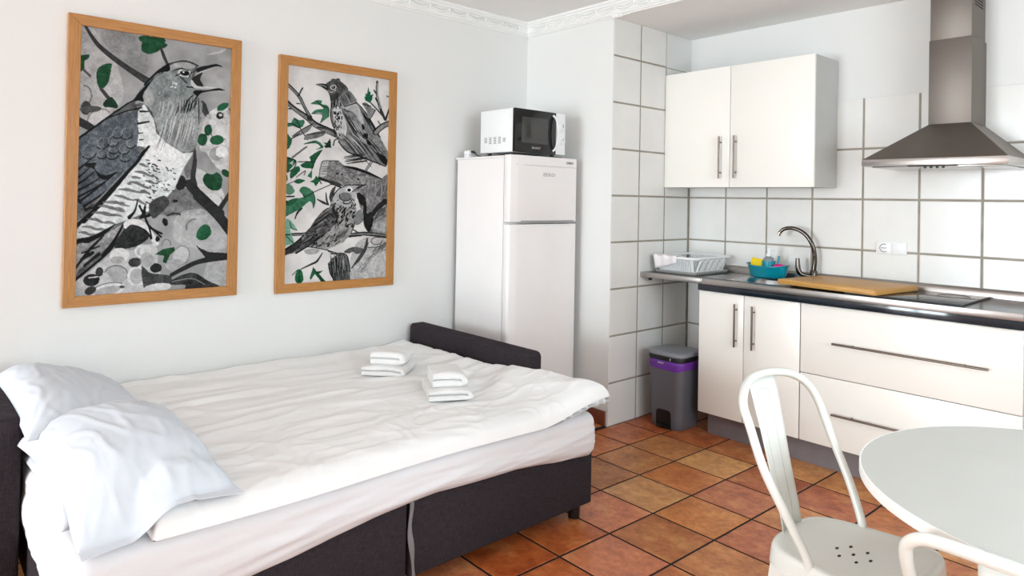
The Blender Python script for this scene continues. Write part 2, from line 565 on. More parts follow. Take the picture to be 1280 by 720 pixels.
for c in range(0, 11):
    x0 = W1 + KO + (c - 1) * KTW if c else 0.7600
    x1 = W1 + KO + c * KTW
    for k in range(-1, 6):
        z0, z1 = max(Z0 + k * TH, 0.0), Z0 + (k + 1) * TH
        if k >= 0: z0 += G
        obj('wall_tile', tile_box(x0 + (G if c else 0), x1 - G, D - 0.005 + rr.uniform(-0.0004, 0.0004), D - 0.0022, z0, z1 - (G if k < 5 else 0), '-y'), M['wall_tile'], wk, angle=20)

# cornice with swags
prof = [(0, 2.441), (0.010, 2.441), (0.013, 2.4475), (0.022, 2.4505), (0.022, 2.456), (0.030, 2.462), (0.036, 2.498), (0.046, 2.504), (0.046, 2.512), (0.056, 2.519), (0.056, 2.53), (0, 2.53)]
t1 = obj('trim_1', B().prism([(d, z) for d, z in prof], 'y', YR + 0.001, -0.0005), M['plaster_trim'], kind='structure', angle=25,
         label='white plaster cornice along the picture wall')
t2 = obj('trim_2', B().prism([(-d, z) for d, z in prof], 'x', 0.0005, XR - 0.001), M['plaster_trim'], kind='structure', angle=25,
         label='white plaster cornice above the fridge and across the kitchen recess')
def swag_bm(ax):
    b = B()
    def P(s, z):
        d = 0.030 + (z - 2.462) * 0.17 + 0.004
        return (d, s, z) if ax == 'y' else (s, -d, z)
    pts = [P(-0.0705 + 0.141 * i / 8, 2.496 - 0.024 * (1 - (2 * i / 8 - 1) ** 2)) for i in range(9)]
    b.tube(pts, [0.004, 0.0055, 0.007, 0.008, 0.0085, 0.008, 0.007, 0.0055, 0.004], 6)
    pts = [P(-0.060 + 0.12 * i / 6, 2.498 - 0.012 * (1 - (2 * i / 6 - 1) ** 2)) for i in range(7)]
    b.tube(pts, 0.0035, 5)
    b.tube([P(0.0705, 2.470), P(0.0705, 2.499)], [0.005, 0.008], 6)
    return b
SP = 0.1425
sw0 = None
k = 0
y = -0.119 - SP / 2
while y > -3.6:
    if sw0 is None:
        sw0 = obj('swag', swag_bm('y'), M['plaster_trim'], t1, angle=50)
        o = sw0
    else:
        o = sw0.copy(); COL.objects.link(o)
    o.location = (0, y, 0)
    y -= SP
sw1 = None
x = 0.08 + SP / 2
while x < XR - 0.1:
    if sw1 is None:
        sw1 = obj('swag', swag_bm('x'), M['plaster_trim'], t2, angle=50)
        o = sw1
    else:
        o = sw1.copy(); COL.objects.link(o)
    o.location = (x, 0, 0)
    x += SP
# broken plaster under the cornice at the wall corner
bp_ = B()
for i in range(14):
    t = i / 13
    xx = 0.765 + 0.12 * t
    r = 0.010 * (1 - t) + 0.004 + 0.004 * rr.random()
    bp_.lathe([(0, -r), (r, -r * 0.4), (r, r * 0.5), (0, r)], (xx, -0.008 - 0.01 * rr.random(), 2.440), 7)
obj('chipped_plaster', bp_, M['plaster_trim'], t2, angle=60, label='crumbled broken plaster edge at the corner')

# skirting
sk = obj('baseboard_far', B().box(0.60, 0.742, -0.012, -0.0005, 0.001, 0.088, 0.002).box(0.002, 0.597, -0.012, -0.0005, 0.001, 0.088, 0.002), M['skirting_tile'], kind='structure')
sl = obj('baseboard_left', B().box(0.0005, 0.012, YR + 0.01, -0.014, 0.001, 0.088, 0.002), M['skirting_tile'], kind='structure')

# ------------------------------------------------------------------ kitchen units
def bar_handle(parent, p0, p1, off, name='handle'):
    """bar handle with two standoffs; off is the direction of the front (negative y)"""
    b = B()
    p0, p1 = Vector(p0), Vector(p1)
    h = obj(name, b.tube([p0, p1], 0.0058, 10), M['steel_handle'], parent)
    d = (p1 - p0)
    for f in (0.14, 0.86):
        q = p0 + d * f
        obj('standoff', B().tube([q, q + Vector((0, off, 0))], 0.0045, 8), M['steel_handle'], h)
    return h

DL, DM, DR, DT, DB, DZ, FF = 1.1642, 1.7652, 2.708, 0.836, 0.130, 0.4786, 0.3209
# sink cupboard
sc = thing('sink_cabinet', 'cream gloss base cupboard with two doors and upright bar handles under the sink', 'cabinet', ((DL + DM) / 2, 0.56, 0))
obj('body', B().box(DL, DL + 0.018, FF + 0.020, 0.79, DB, 0.8370).box(DM - 0.019, DM - 0.001, FF + 0.020, 0.79, DB, 0.8370)
    .box(DL + 0.018, DM - 0.019, FF + 0.020, 0.79, DB, DB + 0.018).box(DL + 0.018, DM - 0.019, 0.782, 0.79, DB + 0.018, 0.8370), M['carcass'], sc, smooth=False)
mid = 1.447
for (a, c, hx) in ((DL, mid - 0.002, 1.404), (mid + 0.002, DM - 0.003, 1.509)):
    dd = obj('door', B().box(a, c, FF, FF + 0.018, DB + 0.002, DT - 0.003, 0.0015), M['cabinet'], sc)
    bar_handle(dd, (hx, FF - 0.026, 0.545), (hx, FF - 0.026, 0.784), 0.026)
obj('toe_kick', B().box(DL + 0.03, DM, FF + 0.062, FF + 0.078, 0.001, DB - 0.001), M['plinth'], sc, smooth=False)
# drawer unit
dc = thing('drawer_cabinet', 'wide cream gloss base unit with two deep drawers and long level bar handles', 'cabinet', ((DM + DR) / 2, 0.56, 0))
obj('body', B().box(DM + 0.001, DR, FF + 0.020, 0.79, DB, 0.8370), M['carcass'], dc, smooth=False)
for (a, c, hz) in ((DZ + 0.002, DT - 0.003, 0.653), (DB + 0.002, DZ - 0.002, 0.303)):
    dd = obj('drawer', B().box(DM + 0.003, DR, FF, FF + 0.018, a, c, 0.0015), M['cabinet'], dc)
    bar_handle(dd, (1.938, FF - 0.026, hz), (2.593, FF - 0.026, hz), 0.026)
obj('toe_kick', B().box(DM, DR, FF + 0.062, FF + 0.078, 0.001, DB - 0.001), M['plinth'], dc, smooth=False)

# worktop with a round hole for the sink
WT, WB_, WF = 0.905, 0.878, 0.287
SX0, SX1, SY0, SY1 = 1.16, 1.70, 0.355, 0.735
wt = thing('worktop', 'dark kitchen worktop with an aluminium front edge running over the bin', 'worktop', (1.74, 0.55, WB_))
b = B()
b.box(W1 + 0.003, SX0 + 0.02, WF + 0.004, 0.792, WB_, WT)
b.box(SX1 - 0.02, DR + 0.006, WF + 0.004, 0.792, WB_, WT)
b.box(SX0 + 0.02, SX1 - 0.02, WF + 0.004, SY0 + 0.02, WB_, WT)
b.box(SX0 + 0.02, SX1 - 0.02, SY1 - 0.02, 0.792, WB_, WT)
obj('top', b, M['worktop'], wt, smooth=False)
obj('edge_strip', B().box(W1 + 0.003, 1.192, WF, WF + 0.004, WB_ - 0.002, WT + 0.001, 0.0008).box(1.198, DR + 0.006, WF, WF + 0.004, WB_ - 0.002, WT + 0.001, 0.0008), M['alu'], wt, label='brushed aluminium edge strip')
obj('strip_joint', B().box(1.191, 1.199, WF - 0.002, WF + 0.004, WB_ - 0.003, WT + 0.002, 0.001), M['hood_rim'], wt)
obj('front_band', B().box(DL + 0.002, DR + 0.006, WF + 0.014, 0.60, 0.8375, WB_, 0.0006), M['band'], wt, label='glossy blue black band below the edge strip')
up = [(0.788, WT), (0.790, WT + 0.022), (0.794, WT + 0.034), (0.800, WT + 0.041), (0.8085, WT + 0.042), (0.8085, WT)]
obj('upstand', B().prism(up, 'x', W1 + 0.003, DR + 0.006), M['alu'], wt, angle=60, label='rounded grey metal upstand along the tiles')
obj('bracket', B().box(0.80, 0.815, WF + 0.03, WF + 0.05, WB_ - 0.022, WB_, 0.002).cyl((0.8075, WF + 0.025, WB_ - 0.014), (0.8075, WF + 0.03, WB_ - 0.014), 0.004), M['dark_metal'], wt, label='small dark support bracket')

# sink set into the worktop
sk_ = thing('kitchen_sink', 'stainless round bowl sink with ribbed drainer set into the worktop', 'sink', (1.5, 0.54, WT))
scx, scy, sr = 1.53, 0.52, 0.155
n = 64
P = []
for ring in range(8):
    row = []
    for k_ in range(n):
        a = 2 * PI * k_ / n
        ca, sa = math.cos(a), math.sin(a)
        if ring == 0 or ring == 1:
            ext = SX1 - scx if ca > 0 else scx - SX0
            eyt = SY1 - scy if sa > 0 else scy - SY0
            s = min(ext / max(abs(ca), 1e-6), eyt / max(abs(sa), 1e-6))
            row.append((scx + ca * s, scy + sa * s, WT + (0.0002 if ring == 0 else 0.0022)))
        else:
            rad, z = [(0, 0), (0, 0), (sr + 0.012, 0.002), (sr, 0.0), (sr - 0.008, -0.012), (sr - 0.014, -0.10), (sr - 0.05, -0.135), (0.03, -0.14)][ring]
            row.append((scx + ca * rad, scy + sa * rad, WT + z))
    P.append(row)
b = B().grid(P, closed_v=True)
obj('basin', b.fixnormals(), M['sink'], sk_, angle=30)
obj('drain', B().lathe([(0.0, -0.139), (0.028, -0.139), (0.032, -0.136), (0.034, -0.139)], (scx, scy, WT), 24), M['chrome'], sk_)
for q in range(7):
    obj('drainer_rib', B().box(SX0 + 0.03, scx - sr - 0.03, 0.405 + q * 0.04, 0.413 + q * 0.04, WT + 0.0015, WT + 0.0045, 0.0012), M['sink'], sk_)

# tap
fx, fy = 1.635, 0.752
tp = thing('kitchen_tap', 'dark chrome swan neck mixer tap with a side lever behind the sink', 'tap', (fx, fy, WT))
obj('tap_base', B().lathe([(0, 0.0), (0.027, 0.0), (0.027, 0.006), (0.021, 0.010), (0.020, 0.055), (0.016, 0.062), (0, 0.062)], (fx, fy, WT + 0.0005), 24), M['faucet'], tp)
sp = spline([(fx, fy, WT + 0.055), (fx + 0.006, fy, WT + 0.13), (fx - 0.004, fy - 0.01, WT + 0.205), (fx - 0.045, fy - 0.02, WT + 0.268), (fx - 0.105, fy - 0.035, WT + 0.298), (fx - 0.155, fy - 0.05, WT + 0.292), (fx - 0.178, fy - 0.057, WT + 0.268)], 5)
obj('spout', B().tube(sp, [0.0135 - 0.0035 * i / len(sp) for i in range(len(sp))], 14), M['faucet'], tp, angle=60)
e0 = Vector(sp[-1])
obj('aerator', B().tube([e0 + Vector((0.002, 0, 0.004)), e0 + Vector((-0.006, -0.001, -0.014))], [0.0115, 0.0115], 14), M['chrome'], tp)
lv = spline([(fx - 0.012, fy - 0.014, WT + 0.028), (fx - 0.05, fy - 0.04, WT + 0.036), (fx - 0.066, fy - 0.05, WT + 0.062), (fx - 0.07, fy - 0.052, WT + 0.128)], 5)
obj('lever', B().tube(lv, [0.0105 + 0.004 * math.sin(i / len(lv) * PI) for i in range(len(lv))], 10), M['faucet'], tp, angle=60)

# hob
hb = thing('ceramic_hob', 'black glass hob with a thin dark frame lying on the worktop', 'hob', (2.23, 0.55, WT))
obj('glass_plate', B().box(1.98, 2.482, 0.342, 0.772, WT + 0.0005, WT + 0.006, 0.001), M['black_gloss'], hb)
obj('frame_edge', B().box(1.976, 2.486, 0.338, 0.342, WT + 0.0005, WT + 0.0075).box(2.482, 2.486, 0.342, 0.772, WT + 0.0005, WT + 0.0075), M['black_plastic'], hb, smooth=False)
for (hx_, hy_, hr_) in ((2.11, 0.46, 0.07), (2.36, 0.46, 0.09), (2.11, 0.66, 0.09), (2.36, 0.66, 0.07)):
    obj('heating_zone', B().lathe([(hr_, 0.0), (hr_, 0.0004), (hr_ - 0.002, 0.0004), (hr_ - 0.002, 0.0)], (hx_, hy_, WT + 0.006), 40), M['badge_dark'], hb)
# chopping board, lying askew
cb = thing('chopping_board', 'thick bamboo chopping board lying between the sink and the hob', 'chopping board', (1.90, 0.545, WT + 0.0076))
b = B().box(-0.258, 0.258, -0.205, 0.205, 0, 0.0275, 0.003)
g_ = mesh_of(b, 'board', None)
o = bpy.data.objects.new('board', g_); g_.materials.append(M['bamboo']); COL.objects.link(o); o.parent = cb
for xa in (-0.264, 0.2585):
    g_ = mesh_of(B().box(xa, xa + 0.0055, -0.205, 0.205, 0.001, 0.0265, 0.002), 'end_strip', None)
    o = bpy.data.objects.new('end_strip', g_); g_.materials.append(M['bamboo']); COL.objects.link(o); o.parent = cb
cb.rotation_euler = (0, 0, math.radians(-7.0))

# wall cupboard
wl0, wr0, wz0, wz1, wfy = 0.7178, 1.734, 1.4398, 2.162, 0.5178
wc = thing('wall_cupboard', 'cream gloss wall cupboard with two doors hanging above the sink', 'cabinet', (1.23, 0.66, wz0))
wl0 = 0.7625
obj('body', B().box(wl0, wr0 - 0.001, wfy + 0.020, D - 0.006, wz0, wz1), M['carcass'], wc, smooth=False)
wm = 1.229
wl0b = 0.7178
for (a, c, hx) in ((wl0b, wm - 0.0015, 1.171), (wm + 0.0015, wr0, 1.270)):
    a = max(a, 0.7625)
    dd = obj('door', B().box(a, c, wfy, wfy + 0.018, wz0 - 0.002, wz1, 0.0015), M['cabinet'], wc)
    bar_handle(dd, (hx, wfy - 0.026, 1.490), (hx, wfy - 0.026, 1.743), 0.026)

# extractor hood
hd = thing('extractor_hood', 'brushed steel pyramid extractor hood with a tall chimney above the hob', 'extractor hood', (2.342, 0.58, 1.534))
hx0, hx1, hy0, hy1 = 2.042, 2.642, 0.362, D - 0.006
b = B()
b.box(hx0, hx1, hy0, hy1, 1.534, 1.567, 0.001)
obj('rim', b, M['hood_rim'], hd, label='bright polished rim band')
cx0, cx1, cy0 = 2.268, 2.448, 0.572
lo = [(hx0 + .002, hy0 + .002, 1.567), (hx1 - .002, hy0 + .002, 1.567), (hx1 - .002, hy1, 1.567), (hx0 + .002, hy1, 1.567)]
hi = [(cx0 + .002, cy0 + .002, 1.742), (cx1 - .002, cy0 + .002, 1.742), (cx1 - .002, hy1, 1.742), (cx0 + .002, hy1, 1.742)]
t = bmesh.new()
a = [t.verts.new(p) for p in lo]; c = [t.verts.new(p) for p in hi]
t.faces.new(a[::-1]); t.faces.new(c)
for k_ in range(4): t.faces.new((a[k_], a[(k_ + 1) % 4], c[(k_ + 1) % 4], c[k_]))
b = B(); b._merge(t)
obj('canopy', b, M['hood'], hd, smooth=False)
obj('chimney_lower', B().box(cx0, cx1, cy0, hy1, 1.742, 2.150, 0.0012), M['hood'], hd)
ch = obj('chimney_upper', B().box(cx0 + 0.003, cx1 - 0.003, cy0 + 0.003, hy1 - 0.014, 2.150, ZS - 0.002, 0.0012), M['hood'], hd)
for k_ in range(7):
    z = 2.305 + k_ * 0.014
    obj('vent_slot', B().box(cx1 - 0.0035, cx1 - 0.0024, 0.62, 0.75, z, z + 0.007), M['hole'], ch, smooth=False)
obj('filter_panel', B().box(hx0 + 0.03, hx1 - 0.03, hy0 + 0.05, hy1 - 0.03, 1.529, 1.5335, 0.001), M['hood_rim'], hd)
obj('button_strip', B().box(2.245, 2.445, hy0 + 0.004, hy0 + 0.03, 1.529, 1.5335, 0.001), M['black_plastic'], hd)
for k_ in range(4):
    xx = 2.318 + k_ * 0.025
    obj('button', B().lathe([(0, -0.010), (0.0055, -0.010), (0.006, -0.001), (0, 0)], (xx, hy0 + 0.012, 1.529), 12), M['black_plastic'], hd)

# socket and switch plate
st = thing('wall_socket', 'white double plate with a power socket and a blank switch on the tiles', 'socket', (2.028, D - 0.006, 1.117))
obj('plate', B().box(1.951, 2.104, D - 0.013, D - 0.0055, 1.083, 1.149, 0.002), M['white_plastic'], st)
b = B().box(1.959, 2.026, D - 0.0155, D - 0.0128, 1.0885, 1.1435, 0.001)
so = obj('socket_insert', b, M['white_plastic'], st)
ring = [(1.9925 + 0.021 * math.cos(a_ * PI / 14), D - 0.0156, 1.116 + 0.021 * math.sin(a_ * PI / 14)) for a_ in range(5, 25)]
obj('socket_ring', B().tube(ring, 0.0018, 6), M['badge_dark'], so)
for dx in (-0.010, 0.0, 0.010):
    obj('pin_hole', B().cyl((1.9925 + dx, D - 0.0162, 1.116), (1.9925 + dx, D - 0.0150, 1.116), 0.0028, n=10), M['hole'], so)
obj('rocker', B().box(2.030, 2.096, D - 0.0165, D - 0.0128, 1.0885, 1.1435, 0.0012), M['white_plastic'], st)

# ------------------------------------------------------------------ dish rack, caddy and their contents
rx0, rx1, ry0, ry1, rz = 0.800, 1.088, 0.385, 0.760, WT + 0.001
dr_ = thing('dish_rack', 'white plastic dish rack standing in a grey drip tray by the tiled corner', 'dish rack', ((rx0 + rx1) / 2, (ry0 + ry1) / 2, rz))
b = B()
b.prism(rrect(rx0, rx1, ry0, ry1, 0.02), 'z', rz, rz + 0.006)
ro = rrect(rx0, rx1, ry0, ry1, 0.02)
b.tube([(p[0], p[1], rz + 0.010) for p in ro], 0.007, 6, closed=True)
obj('drip_tray', b, M['tray_grey'], dr_, angle=60, label='grey drip tray')
fl_ = 0.016
zt = rz + 0.098
top = rrect(rx0 - fl_ + 0.008, rx1 + fl_ - 0.004, ry0 - fl_, ry1 + fl_ - 0.008, 0.025)
obj('rim', B().tube([(p[0], p[1], zt) for p in top], 0.008, 8, closed=True), M['white_plastic'], dr_)
bx0, bx1, by0, by1 = rx0 + 0.022, rx1 - 0.022, ry0 + 0.022, ry1 - 0.022
b = B()
for i in range(19):
    f = (i + 0.5) / 19
    for (ya, yb) in ((by0, ry0 - fl_), (by1, ry1 + fl_ - 0.008)):
        xa = bx0 + (bx1 - bx0 - 0.02) * f
        xb = rx0 + 0.006 + (rx1 - rx0 - 0.024) * f
        b.tube([(xa, ya, rz + 0.016), (xb, yb, zt)], 0.0048, 5)
obj('side_slats', b, M['white_plastic'], dr_, kind='stuff')
obj('corner_post', B().tube([(bx1 - 0.006, by0, rz + 0.014), (rx1 - 0.012, ry0 - fl_, zt)], 0.008, 8, flat=0.5), M['white_plastic'], dr_)
for i in range(5):
    f = (i + 0.5) / 5
    yc = by0 + 0.02 + (by1 - by0 - 0.03) * f
    pts = []
    for q in range(13):
        a_ = PI * q / 12
        yy = yc - 0.020 * math.cos(a_)
        h = 0.016 + 0.045 + 0.024 * math.sin(a_)
        pts.append((yy, h))
    pts = [(yc - 0.020, 0.016)] + pts + [(yc + 0.020, 0.016)]
    obj('arch', B().tube([(bx1 + (rx1 + fl_ - 0.004 - bx1) * (h - 0.016) / 0.082, yy, rz + h) for yy, h in pts], 0.0056, 6), M['white_plastic'], dr_)
b = B()
for i in range(9):
    yc = by0 + (by1 - by0) * (i + 0.5) / 9
    b.box(bx0, bx1, yc - 0.003, yc + 0.003, rz + 0.013, rz + 0.018)
b.box(bx0, bx1, by0 - 0.002, by0 + 0.004, rz + 0.013, rz + 0.019).box(bx0, bx1, by1 - 0.004, by1 + 0.002, rz + 0.013, rz + 0.019)
b.box(bx0 - 0.002, bx0 + 0.004, by0, by1, rz + 0.013, rz + 0.019).box(bx1 - 0.004, bx1 + 0.002, by0, by1, rz + 0.013, rz + 0.019)
obj('base_grid', b, M['white_plastic'], dr_, smooth=False)
for i in range(6):
    xa = rx0 + 0.004
    yy = by0 + (by1 - by0) * (i + 0.5) / 6
    obj('end_slat', B().tube([(bx0, yy, rz + 0.016), (rx0 - fl_ + 0.008, yy, zt)], 0.0026, 5), M['white_plastic'], dr_)
# cloth over the rim
P = []
for i in range(25):
    u = i / 24
    row = []
    for j in range(15):
        v = j / 14
        x_ = rx0 + 0.008 + 0.165 * u - 0.02 * (1 - v) * 0
        s = -0.085 + 0.20 * v
        drop = max(0.0, -s) * (1.0 - 0.55 * u)
        y_ = ry0 - fl_ - 0.0075 + max(0.0, s) + (0.22 * drop)
        z_ = zt + 0.0085 - drop + 0.006 * vn(u * 5, v * 4, 3.3) + 0.004 * math.sin(u * 14 + v * 3) * min(1, v * 2) - (0.012 * max(0, s - 0.04) / 0.1)
        if s < 0: y_ -= 0.004 + 0.003 * math.sin(u * 16)
        row.append((x_, y_, z_))
    P.append(row)
dcl = obj('dish_cloth', B().grid(P).fixnormals(), M['cloth_pink'], org=(rx0 + 0.09, ry0, zt), angle=80,
          label='pale pinkish dish cloth hanging over the near rim of the dish rack', cat='cloth')
md = dcl.modifiers.new('thickness', 'SOLIDIFY'); md.thickness = 0.0025; md.offset = 1.0

kx, ky, kz = 1.398, 0.672, WT + 0.0028
ca = thing('sink_caddy', 'teal plastic sink caddy with a round bottle holder in the middle', 'caddy', (kx, ky, kz))
n = 40
def oval(rx_, ry_, z, k=2.4):
    r_ = []
    for i in range(n):
        a_ = 2 * PI * i / n
        c_, s_ = math.cos(a_), math.sin(a_)
        r_.append((kx + rx_ * abs(c_) ** (2 / k) * (1 if c_ > 0 else -1), ky + ry_ * abs(s_) ** (2 / k) * (1 if s_ > 0 else -1), kz + z + 0.012 * (abs(c_) ** 3 if z > 0.05 else 0)))
    return r_
b = B().grid([oval(0.02, 0.01, 0.001), oval(0.096, 0.050, 0.001), oval(0.106, 0.056, 0.006), oval(0.120, 0.064, 0.062), oval(0.128, 0.069, 0.066), oval(0.128, 0.069, 0.070), oval(0.118, 0.062, 0.069), oval(0.100, 0.052, 0.010), oval(0.02, 0.01, 0.008)], closed_v=True).fixnormals()
obj('tub', b, M['teal'], ca, angle=50)
obj('bottle_holder', B().lathe([(0.0, 0.009), (0.036, 0.009), (0.038, 0.098), (0.035, 0.098), (0.033, 0.012), (0.0, 0.012)], (kx + 0.004, ky + 0.004, kz), 28), M['teal'], ca, angle=50)
sb = thing('soap_dispenser', 'small soap bottle with a white pump held in the teal caddy', 'soap dispenser', (kx + 0.004, ky + 0.004, kz + 0.013))
obj('bottle', B().lathe([(0, 0.0), (0.029, 0.0), (0.030, 0.004), (0.030, 0.092), (0.026, 0.104), (0.013, 0.110), (0.013, 0.114), (0, 0.114)], (kx + 0.004, ky + 0.004, kz + 0.013), 24), M['clear'], sb, angle=50)
obj('pump', B().lathe([(0, 0.114), (0.015, 0.114), (0.015, 0.126), (0.009, 0.130), (0.006, 0.146), (0.011, 0.147), (0.011, 0.156), (0, 0.157)], (kx + 0.004, ky + 0.004, kz + 0.013), 20)
    .tube([(kx + 0.004, ky + 0.004, kz + 0.166), (kx + 0.03, ky + 0.0, kz + 0.168), (kx + 0.038, ky - 0.002, kz + 0.162)], [0.005, 0.0045, 0.0035], 8), M['white_plastic'], sb, angle=50)
spg = B().box(-0.036, 0.036, -0.016, 0.016, 0, 0.096, 0.006, 3)
for v in spg.bm.verts:
    v.co = Matrix.Rotation(math.radians(8), 4, 'Y') @ Matrix.Rotation(math.radians(-12), 4, 'X') @ v.co + Vector((kx - 0.076, ky - 0.012, kz + 0.0135))
obj('sponge', spg, M['sponge'], org=(kx - 0.076, ky - 0.012, kz + 0.0135), label='yellow sponge standing in the left end of the teal caddy', cat='sponge')
b = B().lathe([(0, -0.046), (0.024, -0.020), (0.036, 0.0), (0.030, 0.018), (0, 0.026)], (kx + 0.076, ky - 0.012, kz + 0.062), 16)
for v in b.bm.verts:
    q = (v.co - Vector((kx + 0.076, ky - 0.012, kz + 0.062)))
    v.co += q.normalized() * 0.003 * vn(q.x * 90, q.y * 90, q.z * 90)
obj('scourer', b, M['pink'], org=(kx + 0.066, ky - 0.006, kz + 0.02), angle=80, label='bright pink scouring ball in the right end of the teal caddy', cat='scourer')
obj('dish_brush', B().tube([(kx + 0.040, ky + 0.038, kz + 0.014), (kx + 0.047, ky + 0.041, kz + 0.128)], [0.007, 0.0055], 10)
    .box(kx + 0.031, kx + 0.049, ky + 0.030, ky + 0.046, kz + 0.0105, kz + 0.028, 0.003), M['teal'], org=(kx + 0.04, ky + 0.038, kz + 0.011), label='teal dish brush handle standing up behind the pink scourer', cat='brush')

# ------------------------------------------------------------------ pedal bin
bx, by = 0.985, 0.375
bn = thing('pedal_bin', 'grey pedal bin with a purple liner in the alcove under the worktop', 'bin', (bx, by, 0))
P = []
for (z, ex, dz_) in ((0.001, -0.016, 0), (0.006, -0.013, 0), (0.06, -0.011, 0), (0.385, 0.0, 0), (0.385, -0.006, 0), (0.02, -0.02, 0)):
    P.append([(p[0], p[1], z) for p in rrect(0.862 - ex, 1.103 + ex, 0.235 - ex, 0.475 + ex, 0.045, 6)])
b = B().grid(P, closed_v=True)
b.prism([(p[0], p[1]) for p in rrect(0.885, 1.08, 0.258, 0.455, 0.03, 4)], 'z', 0.004, 0.012)
obj('bucket', b.fixnormals(), M['bin'], bn, angle=40)
pr = [(0.93, 0.002)] + [(p[0], p[1]) for p in arc(0.952, 0.088, 0.022, 180, 90, 5)] + [(p[0], p[1]) for p in arc(1.010, 0.088, 0.022, 90, 0, 5)] + [(1.032, 0.002)]
obj('pedal_recess', B().prism(pr, 'y', 0.2415, 0.262), M['black_plastic'], bn, angle=40)
obj('pedal', B().box(0.945, 1.018, 0.222, 0.245, 0.012, 0.024, 0.003), M['black_plastic'], bn)
P = []
for z, ex in ((0.352, 0.0018), (0.362, 0.0035), (0.385, 0.0045), (0.398, 0.0045), (0.402, 0.001), (0.39, -0.004)):
    P.append([(p[0], p[1], z + (0.006 * math.sin(p[0] * 34) + 0.005 * math.sin(p[1] * 28) if z < 0.36 else 0)) for k_, p in enumerate(rrect(0.862 - ex, 1.103 + ex, 0.235 - ex, 0.475 + ex, 0.046, 6))])
obj('bag_rim', B().grid(P, closed_v=True).fixnormals(), M['purple'], bn, angle=60, label='purple bin liner folded over the rim')
obj('label_tab', B().box(0.945, 0.985, 0.2285, 0.231, 0.383, 0.391, 0.001), M['badge'], bn)
P = []
for z, ex in ((0.400, -0.004), (0.402, 0.004), (0.425, 0.006), (0.430, 0.004)):
    P.append([(p[0], p[1], z) for p in rrect(0.862 - ex, 1.103 + ex, 0.235 - ex, 0.475 + ex, 0.046, 6)])
obj('lid_collar', B().grid(P, closed_v=True).fixnormals(), M['black_plastic'], bn, angle=60)
obj('latch', B().box(1.030, 1.037, 0.2265, 0.2295, 0.408, 0.424, 0.001), M['badge'], bn)
P = []
for z, ex in ((0.430, -0.01), (0.430, 0.006), (0.434, 0.009), (0.446, 0.008), (0.453, 0.0), (0.455, -0.03), (0.456, -0.09)):
    P.append([(p[0], p[1], z) for p in rrect(0.862 - ex, 1.103 + ex, 0.235 - ex, 0.475 + ex, max(0.012, 0.046 + ex), 6)])
P.append([(0.9825, 0.355, 0.456)] * len(P[-1]))
lb = B().grid(P, closed_v=True).weld(1e-6)
obj('lid', lb.fixnormals(), M['bin_lid'], bn, angle=50)

# ------------------------------------------------------------------ fridge, microwave and bits on top
FZ = 1.593
fr = thing('fridge_freezer', 'tall white fridge freezer with two doors in the corner behind the bed', 'fridge', (0.28, -0.325, 0))
obj('body', B().box(0.035, 0.472, -0.604, -0.050, 0.025, FZ - 0.012, 0.004), M['fridge'], fr)
obj('top_panel', B().box(0.020, 0.474, -0.606, -0.047, FZ - 0.012, FZ, 0.003), M['fridge'], fr)
for fx_ in (0.08, 0.43):
    for fy_ in (-0.56, -0.09):
        obj('foot', B().cyl((fx_, fy_, 0.001), (fx_, fy_, 0.026), 0.016), M['black_plastic'], fr)
def fridge_door(name, z0, z1, crown):
    pts = [(0.478, -0.606)] + arc(0.505, -0.586, 0.020, 270, 330, 4) + [(0.530, -0.545), (0.533, -0.325), (0.530, -0.105)] + arc(0.505, -0.065, 0.020, 30, 90, 4) + [(0.478, -0.045)]
    return obj(name, B().prism(pts, 'z', z0, z1, 0.003), M['fridge'], fr, angle=25)
fd = fridge_door('freezer_door', 1.214, FZ + 0.004, True)
obj('door_cap', B().prism([(0.479, -0.604), (0.529, -0.560), (0.5355, -0.325), (0.5315, -0.09), (0.522, -0.05), (0.479, -0.047)], 'z', FZ - 0.052, FZ - 0.050), M['badge'], fd, smooth=False)
obj('handle_strip', B().box(0.526, 0.536, -0.52, -0.085, 1.206, 1.222, 0.003), M['grey_strip'], fd, label='grey grip strip under the freezer door')
ld = fridge_door('fridge_door', 0.075, 1.200, False)
obj('handle_strip', B().box(0.526, 0.5355, -0.52, -0.085, 1.192, 1.2005, 0.002), M['white_plastic'], ld)
obj('kick_panel', B().box(0.44, 0.50, -0.60, -0.052, 0.026, 0.070, 0.002), M['badge'], fr)
def text_on(parent, body, size, y, z, x, m, name='lettering', sx=1.0):
    bm = text_bm(body, size)
    for v in bm.verts:
        c_ = v.co.copy()
        v.co = Vector((x + c_.z, y + c_.x * sx, z + c_.y))
    return obj(name, bm, m, parent, smooth=False)
text_on(fd, 'BEKO', 0.030, -0.300, 1.490, 0.5335, M['badge'], sx=1.3)
obj('badge', B().box(0.531, 0.5345, -0.155, -0.095, 1.562, 1.576, 0.001), M['badge'], fd)
text_on([o_ for o_ in COL.objects if o_.name == 'badge'][0], 'beko', 0.013, -0.125, 1.570, 0.5348, M['badge_dark'])

